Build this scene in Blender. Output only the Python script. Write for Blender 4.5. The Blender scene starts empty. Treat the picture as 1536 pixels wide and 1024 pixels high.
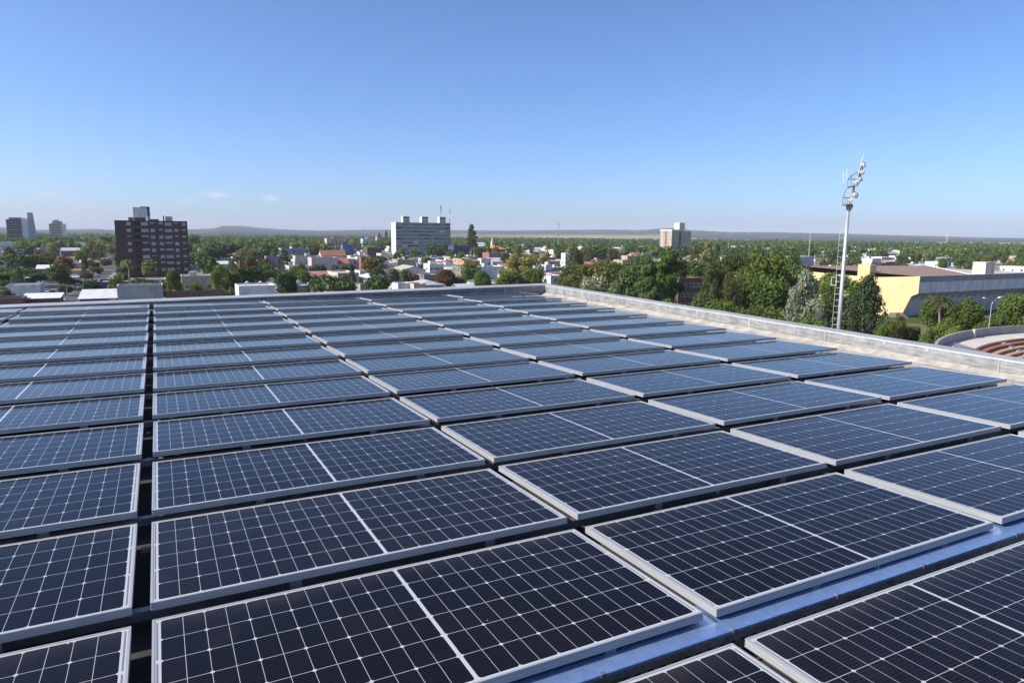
import bpy, math, random
from mathutils import Vector, Matrix
R = random.Random(7)
S = bpy.context.scene
C = S.collection
rad = math.radians

# ---------------------------------------------------------------- camera, world, sun, exposure
F, PITCH, ROLL, YAW = 1029.216, 0.155228, 0.0089465, -0.4763288      # focal length in 1536-px units; the photograph's lens and aim
Z0 = 20.45                                                          # height of the panel field above the street
CAM = Vector((0.32929, -1.94325, Z0 + 1.55165))
fw = Vector((-math.sin(YAW) * math.cos(PITCH), math.cos(YAW) * math.cos(PITCH), -math.sin(PITCH)))
rt = Vector((math.cos(YAW), math.sin(YAW), 0)); up = rt.cross(fw)
rt, up = rt * math.cos(ROLL) + up * math.sin(ROLL), up * math.cos(ROLL) - rt * math.sin(ROLL)
cd = bpy.data.cameras.new('camera'); cam = bpy.data.objects.new('camera', cd); C.objects.link(cam)
cd.sensor_width = 36; cd.lens = 36 * F / 1536; cd.clip_start = 0.05; cd.clip_end = 40000
cam.matrix_world = Matrix(((rt.x, up.x, -fw.x, CAM.x), (rt.y, up.y, -fw.y, CAM.y), (rt.z, up.z, -fw.z, CAM.z), (0, 0, 0, 1)))
S.camera = cam
SUN_EL, SUN_AZ = 36.0, -76.0                                        # elevation; azimuth clockwise from +y
W = bpy.data.worlds.new("World"); S.world = W; W.use_nodes = True
wn, wl = W.node_tree.nodes, W.node_tree.links
sky = wn.new('ShaderNodeTexSky'); sky.sky_type = 'NISHITA'; sky.sun_disc = False
sky.sun_elevation = rad(SUN_EL); sky.sun_rotation = rad(SUN_AZ); sky.altitude = 600
sky.air_density = 0.8; sky.dust_density = 1.6; sky.ozone_density = 10.0
wb = wn.new('ShaderNodeMix'); wb.data_type = 'RGBA'; wb.blend_type = 'MULTIPLY'; wb.inputs[0].default_value = 1; wb.inputs[7].default_value = (1.03, 0.92, 0.86, 1)   # the camera's white balance
wl.new(sky.outputs[0], wb.inputs[6]); wl.new(wb.outputs[2], wn['Background'].inputs[0]); wn['Background'].inputs[1].default_value = 0.15
wtc = wn.new('ShaderNodeTexCoord'); last = wb.outputs[2]                                                  # three faint wisps of cloud low on the left
def wm(op, a, c=None, d=None):
    x = wn.new('ShaderNodeMath'); x.operation = op
    for i, q in enumerate((a, c, d)):
        if q is None: continue
        if isinstance(q, (int, float)): x.inputs[i].default_value = q
        else: wl.new(q, x.inputs[i])
    return x.outputs[0]
wns = wn.new('ShaderNodeTexNoise'); wns.inputs['Scale'].default_value = 130; wns.inputs['Detail'].default_value = 4
wmp = wn.new('ShaderNodeMapping'); wmp.inputs['Scale'].default_value = (1, 1, 2.5); wl.new(wtc.outputs['Generated'], wmp.inputs[0]); wl.new(wmp.outputs[0], wns.inputs['Vector'])
def wisp(px, py, w, h, k):
    global last
    c = (fw + rt * ((px - 768) / F) - up * ((py - 512) / F)).normalized(); r_ = c.cross(Vector((0, 0, 1))).normalized(); u_ = r_.cross(c)
    def dot(v):
        x = wn.new('ShaderNodeVectorMath'); x.operation = 'DOT_PRODUCT'; wl.new(wtc.outputs['Generated'], x.inputs[0]); x.inputs[1].default_value = v; return x.outputs['Value']
    e = wm('ADD', wm('POWER', wm('DIVIDE', dot(r_), w / F), 2.0), wm('POWER', wm('DIVIDE', dot(u_), h / F), 2.0))
    m = wm('MULTIPLY', wm('MULTIPLY', wm('POWER', 2.718, wm('MULTIPLY', e, -1.0)), wm('GREATER_THAN', dot(c), 0.5)), wm('MULTIPLY', wns.outputs[0], k))
    x = wn.new('ShaderNodeMix'); x.data_type = 'RGBA'; wl.new(m, x.inputs[0]); wl.new(last, x.inputs[6]); x.inputs[7].default_value = (4.6, 4.1, 4.3, 1); last = x.outputs[2]
for a_ in ((326, 292, 14, 3.2, 0.75), (405, 297.5, 10, 3.5, 0.7), (71, 291.5, 9, 3, 0.6), (280, 301, 8, 3, 0.4)): wisp(*a_)
wl.new(last, wn['Background'].inputs[0])
sd = bpy.data.lights.new('sun', 'SUN'); sun = bpy.data.objects.new('sun', sd); C.objects.link(sun)
sd.energy = 4.5; sd.angle = rad(0.5); sd.color = (1.0, 0.95, 0.87)
sv = Vector((math.sin(rad(SUN_AZ)) * math.cos(rad(SUN_EL)), math.cos(rad(SUN_AZ)) * math.cos(rad(SUN_EL)), math.sin(rad(SUN_EL))))
sun.rotation_euler = sv.to_track_quat('Z', 'Y').to_euler(); sun.location = (0, 0, 60)
S.view_settings.view_transform = 'Standard'; S.view_settings.look = 'None'
S.view_settings.exposure = 0.62; S.view_settings.gamma = 1
S.render.engine = 'CYCLES'
S.cycles.max_bounces = 6; S.cycles.diffuse_bounces = 3; S.cycles.glossy_bounces = 3; S.cycles.transmission_bounces = 3
S.cycles.volume_bounces = 0; S.cycles.caustics_reflective = False; S.cycles.caustics_refractive = False
S.cycles.use_denoising = True

# ---------------------------------------------------------------- helpers
HF = Vector((-math.sin(YAW), math.cos(YAW), 0))

def P3(px, py, t):                       # the world point seen at (px, py) whose horizontal depth is t metres
    d = fw + rt * ((px - 768) / F) - up * ((py - 512) / F)
    return CAM + d * (t / d.dot(HF))

def project(p):
    d = Vector(p) - CAM; z = d.dot(fw)
    if z <= 0.1: return None
    return 768 + F * d.dot(rt) / z, 512 - F * d.dot(up) / z, d.dot(HF)

def tag(o, label=None, cat=None, group=None, kind=None):
    if label: o['label'] = label
    if cat: o['category'] = cat
    if group: o['group'] = group
    if kind: o['kind'] = kind
    return o

def empty(name, loc, label, cat, group=None, rz=0):
    o = bpy.data.objects.new(name, None); C.objects.link(o); o.location = loc; o.rotation_euler = (0, 0, rz)
    o.empty_display_size = 0.2
    return tag(o, label, cat, group)

class MB:
    def __init__(s): s.v, s.f, s.m, s.t = [], [], [], []
    def quad(s, a, b, c, d, m=0):
        i = len(s.v); s.v += [a, b, c, d]; s.f.append((i, i + 1, i + 2, i + 3)); s.m.append(m)
    def poly(s, pts, m=0):
        i = len(s.v); s.v += [tuple(p) for p in pts]; s.f.append(tuple(range(i, i + len(pts)))); s.m.append(m)
    def box(s, x0, x1, y0, y1, z0, z1, m=0, bottom=True):
        i = len(s.v)
        s.v += [(x0, y0, z0), (x1, y0, z0), (x1, y1, z0), (x0, y1, z0), (x0, y0, z1), (x1, y0, z1), (x1, y1, z1), (x0, y1, z1)]
        fs = [(4, 5, 6, 7), (0, 1, 5, 4), (1, 2, 6, 5), (2, 3, 7, 6), (3, 0, 4, 7)] + ([(3, 2, 1, 0)] if bottom else [])
        for q in fs: s.f.append(tuple(i + k for k in q)); s.m.append(m)
        return s
    def prism(s, prof, x0, x1, axis='x', m=0):            # prof: closed polygon in the two other axes, extruded along axis
        n = len(prof); i = len(s.v)
        def put(a, p): return (a, p[0], p[1]) if axis == 'x' else ((p[0], a, p[1]) if axis == 'y' else (p[0], p[1], a))
        s.v += [put(x0, p) for p in prof] + [put(x1, p) for p in prof]
        for k in range(n):
            s.f.append((i + k, i + (k + 1) % n, i + n + (k + 1) % n, i + n + k)); s.m.append(m)
        s.f.append(tuple(i + k for k in reversed(range(n)))); s.m.append(m)
        s.f.append(tuple(i + n + k for k in range(n))); s.m.append(m)
        return s
    def tube(s, pts, rs, n=6, m=0, cap=True):
        base = len(s.v); prev = None
        for j, p in enumerate(pts):
            p = Vector(p); a = Vector(pts[max(0, j - 1)]); b = Vector(pts[min(len(pts) - 1, j + 1)]); d = (b - a).normalized()
            u = d.orthogonal().normalized() if prev is None else (prev - d * prev.dot(d)).normalized()
            prev = u; w = d.cross(u); r = rs[j] if hasattr(rs, '__len__') else rs
            for k in range(n):
                an = 2 * math.pi * k / n; s.v.append(tuple(p + u * (r * math.cos(an)) + w * (r * math.sin(an))))
        for j in range(len(pts) - 1):
            for k in range(n):
                a = base + j * n + k; b = base + j * n + (k + 1) % n
                s.f.append((a, b, b + n, a + n)); s.m.append(m)
        if cap:
            s.f.append(tuple(base + k for k in reversed(range(n)))); s.m.append(m)
            e = base + (len(pts) - 1) * n; s.f.append(tuple(e + k for k in range(n))); s.m.append(m)
        return s
    def mesh(s, name, mats, smooth=False):
        me = bpy.data.meshes.new(name); me.from_pydata(s.v, [], s.f)
        for m in (mats if isinstance(mats, (list, tuple)) else [mats]): me.materials.append(m)
        if any(s.m): me.polygons.foreach_set('material_index', s.m)
        if s.t:
            a = me.attributes.new('tint', 'FLOAT', 'FACE'); a.data.foreach_set('value', s.t)
        if smooth: me.polygons.foreach_set('use_smooth', [True] * len(me.polygons))
        me.update(); return me
    def build(s, name, mats, parent=None, loc=None, smooth=False):
        return obj(name, s.mesh(name, mats, smooth), parent, loc)

def obj(name, me, parent=None, loc=None):
    o = bpy.data.objects.new(name, me); C.objects.link(o)
    if parent: o.parent = parent
    if loc: o.location = loc
    return o

def copy_tree(o, parent=None):
    c = o.copy(); C.objects.link(c); c.parent = parent
    for ch in list(o.children): copy_tree(ch, c)
    return c

# ---------------------------------------------------------------- materials
def mat(name, col, rough=0.7, metal=0.0, spec=0.5, var=0.0, scale=1.0, col2=None, bump=0.0, obj_var=0.0, detail=4, stretch=None):
    """A plain or two-tone procedural surface: noise between col and col2, optional bump and per-object brightness variation."""
    m = bpy.data.materials.new(name); m.use_nodes = True; n, l = m.node_tree.nodes, m.node_tree.links
    b = n['Principled BSDF']; b.inputs['Roughness'].default_value = rough; b.inputs['Metallic'].default_value = metal
    b.inputs['Specular IOR Level'].default_value = spec
    c1 = (*col, 1); c2 = (*(col2 or tuple(x * (1 - var) for x in col)), 1)
    if var or col2:
        tc = n.new('ShaderNodeTexCoord'); src = tc.outputs['Object']
        if stretch:
            mp = n.new('ShaderNodeMapping'); mp.inputs['Scale'].default_value = stretch; l.new(src, mp.inputs[0]); src = mp.outputs[0]
        no = n.new('ShaderNodeTexNoise'); no.inputs['Scale'].default_value = scale; no.inputs['Detail'].default_value = detail
        no.inputs['Roughness'].default_value = 0.65
        l.new(src, no.inputs['Vector'])
        rp = n.new('ShaderNodeValToRGB'); rp.color_ramp.elements[0].position = 0.36; rp.color_ramp.elements[1].position = 0.64
        rp.color_ramp.elements[0].color = c1; rp.color_ramp.elements[1].color = c2
        l.new(no.outputs[0], rp.inputs[0]); out = rp.outputs[0]
        if bump:
            bp = n.new('ShaderNodeBump'); bp.inputs['Strength'].default_value = bump; l.new(no.outputs[0], bp.inputs['Height']); l.new(bp.outputs[0], b.inputs['Normal'])
    else:
        rg = n.new('ShaderNodeRGB'); rg.outputs[0].default_value = c1; out = rg.outputs[0]
    if obj_var:
        oi = n.new('ShaderNodeObjectInfo'); mr = n.new('ShaderNodeMapRange')
        mr.inputs[3].default_value = 1 - obj_var; mr.inputs[4].default_value = 1 + obj_var * 0.6; l.new(oi.outputs['Random'], mr.inputs[0])
        hs = n.new('ShaderNodeHueSaturation'); l.new(mr.outputs[0], hs.inputs['Value']); l.new(out, hs.inputs['Color']); out = hs.outputs[0]
    l.new(out, b.inputs['Base Color']); return m

def leaf_mat(name, c1, c2, trans=0.38):
    """Leaves: each leaf clump has its own tint between c1 and c2, each tree its own hue and value; light passes through a little."""
    m = bpy.data.materials.new(name); m.use_nodes = True; n, l = m.node_tree.nodes, m.node_tree.links
    b = n['Principled BSDF']; b.inputs['Roughness'].default_value = 0.6; b.inputs['Specular IOR Level'].default_value = 0.25
    at = n.new('ShaderNodeAttribute'); at.attribute_name = 'tint'
    mx = n.new('ShaderNodeMix'); mx.data_type = 'RGBA'; mx.inputs[6].default_value = (*c1, 1); mx.inputs[7].default_value = (*c2, 1)
    l.new(at.outputs['Fac'], mx.inputs[0])
    oi = n.new('ShaderNodeObjectInfo')
    h = n.new('ShaderNodeMapRange'); h.inputs[3].default_value = 0.478; h.inputs[4].default_value = 0.518; l.new(oi.outputs['Random'], h.inputs[0])
    wv = n.new('ShaderNodeMath'); wv.operation = 'MULTIPLY'; wv.inputs[1].default_value = 7.31; l.new(oi.outputs['Random'], wv.inputs[0])
    fr = n.new('ShaderNodeMath'); fr.operation = 'FRACT'; l.new(wv.outputs[0], fr.inputs[0])
    v = n.new('ShaderNodeMapRange'); v.inputs[3].default_value = 0.72; v.inputs[4].default_value = 1.25; l.new(fr.outputs[0], v.inputs[0])
    hs = n.new('ShaderNodeHueSaturation'); l.new(h.outputs[0], hs.inputs['Hue']); l.new(v.outputs[0], hs.inputs['Value']); l.new(mx.outputs[2], hs.inputs['Color'])
    l.new(hs.outputs[0], b.inputs['Base Color'])
    tr = n.new('ShaderNodeBsdfTranslucent'); l.new(hs.outputs[0], tr.inputs[0])
    ms = n.new('ShaderNodeMixShader'); ms.inputs[0].default_value = trans
    l.new(b.outputs[0], ms.inputs[1]); l.new(tr.outputs[0], ms.inputs[2]); l.new(ms.outputs[0], n['Material Output'].inputs[0])
    return m

PW, PD = 2.0, 0.981                       # a panel's long and short side

def cell_mat():
    m = bpy.data.materials.new('solar_cells'); m.use_nodes = True; n, l = m.node_tree.nodes, m.node_tree.links
    b = n['Principled BSDF']
    def M(op, a, c=None, d=None):
        x = n.new('ShaderNodeMath'); x.operation = op
        for i, q in enumerate((a, c, d)):
            if q is None: continue
            if isinstance(q, (int, float)): x.inputs[i].default_value = q
            else: l.new(q, x.inputs[i])
        return x.outputs[0]
    tc = n.new('ShaderNodeTexCoord'); sp = n.new('ShaderNodeSeparateXYZ'); l.new(tc.outputs['Object'], sp.inputs[0])
    GAP, MX, MY = 0.0072, 0.030, 0.021
    cw = (PW / 2 - GAP - MX) / 12; ch = (PD - 2 * MY) / 6
    xa = M('ABSOLUTE', M('SUBTRACT', sp.outputs['X'], PW / 2))
    u = M('DIVIDE', M('SUBTRACT', xa, GAP), cw); v = M('DIVIDE', M('SUBTRACT', sp.outputs['Y'], MY), ch)
    du = M('MULTIPLY', M('PINGPONG', u, 0.5), cw); dv = M('MULTIPLY', M('PINGPONG', v, 0.5), ch)
    d2 = M('MULTIPLY', M('PINGPONG', u, 1.0), cw)
    # dv pingpong(0.5): 0 at integers, 0.5 at centres
    inside = M('MULTIPLY', M('MULTIPLY', M('GREATER_THAN', u, 0), M('LESS_THAN', u, 12)), M('MULTIPLY', M('GREATER_THAN', v, 0), M('LESS_THAN', v, 6)))
    cell = M('MULTIPLY', M('GREATER_THAN', du, 0.0009), M('GREATER_THAN', dv, 0.0012))
    cell = M('MULTIPLY', cell, M('GREATER_THAN', M('ADD', d2, dv), 0.0105))
    cell = M('MULTIPLY', cell, inside)
    bus = M('LESS_THAN', M('PINGPONG', M('MULTIPLY', v, 9.0), 0.5), 0.018)
    # ribbons in the white end margins
    rib = M('MULTIPLY', M('GREATER_THAN', u, 12.10), M('LESS_THAN', u, 12.19))
    rib = M('MULTIPLY', rib, M('GREATER_THAN', M('PINGPONG', M('DIVIDE', v, 2.0), 0.5), 0.035))
    no = n.new('ShaderNodeTexNoise'); no.inputs['Scale'].default_value = 1.3; no.inputs['Detail'].default_value = 3; l.new(tc.outputs['Object'], no.inputs['Vector'])
    # each cell differs a little
    wn_ = n.new('ShaderNodeTexWhiteNoise'); wn_.noise_dimensions = '3D'
    cb = n.new('ShaderNodeCombineXYZ'); l.new(M('FLOOR', M('DIVIDE', M('SUBTRACT', sp.outputs['X'], PW / 2), cw)), cb.inputs[0]); l.new(M('FLOOR', v), cb.inputs[1])
    oi = n.new('ShaderNodeObjectInfo'); l.new(oi.outputs['Random'], cb.inputs[2]); l.new(cb.outputs[0], wn_.inputs[0])
    def mix(f, a, c):
        x = n.new('ShaderNodeMix'); x.data_type = 'RGBA'; l.new(f, x.inputs[0])
        for i, q in ((6, a), (7, c)):
            if isinstance(q, tuple): x.inputs[i].default_value = (*q, 1)
            else: l.new(q, x.inputs[i])
        return x.outputs[2]
    si = mix(wn_.outputs[0], (0.0042, 0.0034, 0.0048), (0.0056, 0.0046, 0.0068))
    si = mix(M('MULTIPLY', bus, 0.10), si, (0.30, 0.31, 0.34))
    back = mix(rib, (0.44, 0.44, 0.45), (0.16, 0.17, 0.19))
    # thin dust film, a little denser along the low edge
    dust = M('MULTIPLY', M('MULTIPLY', no.outputs[0], no.outputs[0]), 0.016)
    om = n.new('ShaderNodeMapRange'); om.inputs[3].default_value = 0.7; om.inputs[4].default_value = 1.5; l.new(oi.outputs['Random'], om.inputs[0])
    hv = n.new('ShaderNodeHueSaturation'); l.new(om.outputs[0], hv.inputs['Value']); l.new(si, hv.inputs['Color']); si = hv.outputs[0]
    # bird droppings and grit: a few small pale flecks, placed differently on every panel
    ad = n.new('ShaderNodeVectorMath'); ad.operation = 'ADD'; cz = n.new('ShaderNodeCombineXYZ'); l.new(M('MULTIPLY', oi.outputs['Random'], 93.0), cz.inputs[2]); l.new(tc.outputs['Object'], ad.inputs[0]); l.new(cz.outputs[0], ad.inputs[1])
    vo = n.new('ShaderNodeTexVoronoi'); vo.inputs['Scale'].default_value = 5.0; l.new(ad.outputs[0], vo.inputs['Vector'])
    sp2 = n.new('ShaderNodeSeparateXYZ'); l.new(vo.outputs['Color'], sp2.inputs[0])
    fleck = M('MULTIPLY', M('LESS_THAN', vo.outputs['Distance'], M('MULTIPLY', sp2.outputs[1], 0.030)), M('GREATER_THAN', sp2.outputs[0], 0.86))
    wv = n.new('ShaderNodeTexNoise'); wv.inputs['Scale'].default_value = 4.0; wv.inputs['Detail'].default_value = 5; l.new(ad.outputs[0], wv.inputs['Vector'])
    lowe = M('MULTIPLY', M('POWER', M('MAXIMUM', M('SUBTRACT', 1.0, M('DIVIDE', M('SUBTRACT', PD, sp.outputs['Y']), 0.16)), 0.0), 2.0), 0.10)   # dirt gathers along the low edge
    dust = M('ADD', M('ADD', dust, M('MULTIPLY', lowe, wv.outputs[0])), M('MULTIPLY', M('MAXIMUM', M('SUBTRACT', wv.outputs[0], 0.56), 0.0), 0.07))
    colr = mix(fleck, mix(dust, mix(cell, back, si), (0.42, 0.38, 0.32)), (0.42, 0.41, 0.38))
    l.new(colr, b.inputs['Base Color'])
    b.inputs['Roughness'].default_value = 0.12; b.inputs['IOR'].default_value = 1.23
    l.new(M('ADD', M('MULTIPLY', no.outputs[0], 0.10), 0.06), b.inputs['Roughness'])
    return m

def parapet_mat():
    """Aluminium painted membrane: silver with dull brushed streaks, worn white patches, pale drips and a rusty foot."""
    m = mat('silver_membrane', (0.34, 0.34, 0.335), 0.75, 0.0, 0.3, col2=(0.20, 0.20, 0.20), scale=11, bump=0.35, detail=10, stretch=(0.45, 0.45, 2.6))
    n, l = m.node_tree.nodes, m.node_tree.links; b = n['Principled BSDF']; base = b.inputs['Base Color'].links[0].from_socket
    tc = n.new('ShaderNodeTexCoord'); mp = n.new('ShaderNodeMapping'); mp.inputs['Scale'].default_value = (2.2, 2.2, 0.25); l.new(tc.outputs['Object'], mp.inputs[0])
    no = n.new('ShaderNodeTexNoise'); no.inputs['Scale'].default_value = 3.0; no.inputs['Detail'].default_value = 7; no.inputs['Roughness'].default_value = 0.7; l.new(mp.outputs[0], no.inputs['Vector'])
    rp = n.new('ShaderNodeValToRGB'); rp.color_ramp.elements[0].position = 0.40; rp.color_ramp.elements[1].position = 0.72
    rp.color_ramp.elements[0].color = (1, 1, 1, 1); rp.color_ramp.elements[1].color = (0.66, 0.63, 0.60, 1); l.new(no.outputs[0], rp.inputs[0])
    mx = n.new('ShaderNodeMix'); mx.data_type = 'RGBA'; mx.blend_type = 'MULTIPLY'; mx.inputs[0].default_value = 1; l.new(base, mx.inputs[6]); l.new(rp.outputs[0], mx.inputs[7]); l.new(mx.outputs[2], b.inputs['Base Color'])
    return m

M = {}
def MM(k, *a, **kw): M[k] = mat(k, *a, **kw); return M[k]
M['cells'] = cell_mat(); M['silver'] = parapet_mat()
MM('frame', (0.44, 0.44, 0.44), 0.42, 0.30, var=0.10, scale=3)
MM('rail', (0.30, 0.30, 0.30), 0.5, 0.6, var=0.3, scale=9)
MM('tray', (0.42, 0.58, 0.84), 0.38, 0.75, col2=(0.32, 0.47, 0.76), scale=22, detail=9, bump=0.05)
MM('tray_side', (0.34, 0.33, 0.30), 0.55, 0.3, var=0.5, scale=12)
MM('hole', (0.01, 0.01, 0.01), 0.9)
MM('roof_felt_shaded', (0.030, 0.027, 0.024), 0.9, col2=(0.055, 0.047, 0.040), scale=2.2)  # near black: the shade under the panels is put into the roof colour
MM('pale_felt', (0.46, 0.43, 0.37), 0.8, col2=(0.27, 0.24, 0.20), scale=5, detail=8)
MM('cap', (0.37, 0.37, 0.38), 0.75, 0.0, col2=(0.27, 0.27, 0.28), scale=3, detail=8, stretch=(0.6, 0.6, 1))
MM('seam', (0.42, 0.415, 0.40), 0.6, 0.1, var=0.25, scale=20)
MM('dirt', (0.12, 0.085, 0.055), 0.95, col2=(0.30, 0.25, 0.18), scale=6)
MM('green_tie', (0.20, 0.55, 0.28), 0.5)
MM('black_cable', (0.015, 0.015, 0.016), 0.5)
MM('crumb', (0.55, 0.50, 0.40), 0.9)
MM('asphalt', (0.060, 0.060, 0.062), 0.9, col2=(0.085, 0.083, 0.08), scale=0.15)
MM('pavement', (0.30, 0.28, 0.25), 0.9, col2=(0.12, 0.14, 0.06), scale=0.06, detail=6)
MM('paint', (0.75, 0.75, 0.72), 0.7)
for k, c in dict(white=(0.74, 0.73, 0.70), cream=(0.66, 0.60, 0.46), pink=(0.60, 0.43, 0.41), grey=(0.42, 0.42, 0.42), bluegrey=(0.26, 0.30, 0.38),
                 brick=(0.34, 0.15, 0.10), beige=(0.50, 0.43, 0.33), blue=(0.10, 0.16, 0.42), lightblue=(0.42, 0.62, 0.80), olive=(0.40, 0.38, 0.24),
                 darkbrown=(0.13, 0.085, 0.065), maroon=(0.20, 0.06, 0.05), stone=(0.24, 0.20, 0.16), orange=(0.62, 0.24, 0.08), darkblue=(0.06, 0.085, 0.16),
                 purple=(0.30, 0.26, 0.36)).items():
    MM('w_' + k, c, 0.85, col2=tuple(x * 0.68 for x in c), scale=0.45, detail=7, obj_var=0.10, stretch=(1, 1, 0.4))
for k, c in dict(white=(0.70, 0.69, 0.66), cream=(0.55, 0.49, 0.40), grey=(0.36, 0.36, 0.36), terracotta=(0.40, 0.175, 0.095), orange=(0.78, 0.24, 0.07), red=(0.40, 0.17, 0.14),
                 dark=(0.10, 0.09, 0.085), teal=(0.06, 0.36, 0.34), silver=(0.50, 0.52, 0.55), brown=(0.30, 0.195, 0.145)).items():
    MM('r_' + k, c, 0.8, col2=tuple(x * 0.72 for x in c), scale=0.6, detail=7, obj_var=0.12)
MM('glass', (0.035, 0.045, 0.06), 0.12, 0.0, 0.6)
MM('shutter', (0.44, 0.44, 0.44), 0.6, var=0.2, scale=2, obj_var=0.18)
MM('window_frame', (0.62, 0.62, 0.60), 0.6)
MM('door', (0.16, 0.10, 0.07), 0.6)
MM('dark_brick', (0.100, 0.048, 0.036), 0.85, col2=(0.072, 0.036, 0.028), scale=0.8, detail=6)
MM('slab_panel', (0.34, 0.36, 0.36), 0.7, col2=(0.28, 0.30, 0.30), scale=0.3, detail=6)
MM('slab_end', (0.72, 0.71, 0.68), 0.8, var=0.08, scale=0.3)
MM('yellow', (0.74, 0.53, 0.27), 0.85, col2=(0.66, 0.46, 0.23), scale=0.35, detail=6)
MM('gym_concrete', (0.64, 0.60, 0.62), 0.85, col2=(0.48, 0.45, 0.47), scale=0.6, detail=8, stretch=(1, 1, 0.3))
MM('gym_fascia', (0.32, 0.32, 0.31), 0.85, col2=(0.22, 0.22, 0.215), scale=0.8, detail=8, stretch=(1, 1, 0.3))
MM('galv', (0.50, 0.52, 0.54), 0.45, 0.5, var=0.12, scale=1.5)
MM('white_metal', (0.72, 0.72, 0.70), 0.5)
MM('red_metal', (0.55, 0.10, 0.06), 0.5)
MM('lamp_glass', (0.70, 0.72, 0.74), 0.2, 0.1)
MM('lamp_shell', (0.60, 0.55, 0.48), 0.5); MM('rust', (0.30, 0.17, 0.11), 0.7, var=.3, scale=6)
MM('bark', (0.16, 0.12, 0.085), 0.9, var=0.4, scale=4)
MM('palm_bark', (0.30, 0.25, 0.19), 0.9, var=0.3, scale=5)
MM('conc', (0.33, 0.32, 0.30), 0.85, col2=(0.25, 0.24, 0.225), scale=0.5, detail=8)
MM('pale_conc', (0.58, 0.53, 0.46), 0.85, col2=(0.48, 0.43, 0.36), scale=0.4, detail=8)
MM('seat_red', (0.34, 0.13, 0.08), 0.8, var=0.3, scale=1.0)
MM('seat_orange', (0.52, 0.24, 0.10), 0.8, col2=(0.40, 0.17, 0.07), scale=0.8)
MM('tread', (0.46, 0.30, 0.17), 0.85, col2=(0.38, 0.23, 0.12), scale=0.5, detail=6)
MM('tyre', (0.02, 0.02, 0.02), 0.9)
for k, c in dict(white=(0.75, 0.75, 0.75), grey=(0.22, 0.23, 0.24), red=(0.40, 0.03, 0.03), dark=(0.03, 0.035, 0.04)).items(): MM('car_' + k, c, 0.25, 0.1)
L = {'green': leaf_mat('leaf_green', (0.083, 0.129, 0.020), (0.176, 0.230, 0.035)),
     'bright': leaf_mat('leaf_bright', (0.082, 0.143, 0.018), (0.179, 0.242, 0.038)),
     'dark': leaf_mat('leaf_dark', (0.051, 0.092, 0.020), (0.115, 0.164, 0.037), 0.2),
     'olive': leaf_mat('leaf_olive', (0.097, 0.117, 0.024), (0.179, 0.187, 0.040)),
     'rusty': leaf_mat('leaf_rusty', (0.142, 0.096, 0.025), (0.208, 0.170, 0.036)),
     'silver': leaf_mat('leaf_silver', (0.110, 0.135, 0.065), (0.34, 0.36, 0.25), 0.2),
     'pale': leaf_mat('leaf_pale', (0.177, 0.200, 0.047), (0.306, 0.295, 0.082)),
     'deep': leaf_mat('leaf_deep', (0.034, 0.056, 0.018), (0.058, 0.086, 0.030), 0.2),
     'palm': leaf_mat('leaf_palm', (0.085, 0.100, 0.030), (0.155, 0.155, 0.060)),
     'flower': leaf_mat('leaf_flowering', (0.074, 0.113, 0.031), (0.483, 0.470, 0.296), 0.2)}

# ---------------------------------------------------------------- terrain, fields and hills (one sheet to the horizon)
SKYLINE = [(-400, 343), (0, 341), (25, 342), (50, 345), (100, 344.5), (150, 343.5), (175, 345), (300, 344), (325, 342.5), (338, 339), (365, 339), (400, 342.5), (430, 344.5), (480, 346),
           (560, 344.5), (700, 345.5), (760, 346), (860, 345), (910, 344.5), (960, 345), (1000, 342), (1030, 345), (1080, 348), (1150, 348.5), (1200, 349.5),
           (1250, 350.5), (1300, 352), (1400, 354.5), (1450, 356), (1536, 357.5), (2000, 362)]
def lerp_table(tab, x):
    for (a, ya), (b, yb) in zip(tab, tab[1:]):
        if x <= b: return ya + (yb - ya) * max(0, min(1, (x - a) / (b - a)))
    return tab[-1][1]
def ss(a, b, x):
    x = max(0.0, min(1.0, (x - a) / (b - a))); return x * x * (3 - 2 * x)
def WDF(a):                                   # how much nearer the woods begin: left of the view at once, on the right at four kilometres
    return 1 - .92 * ss(-12, -4, a) + .26 * ss(10, 17, a)
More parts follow.
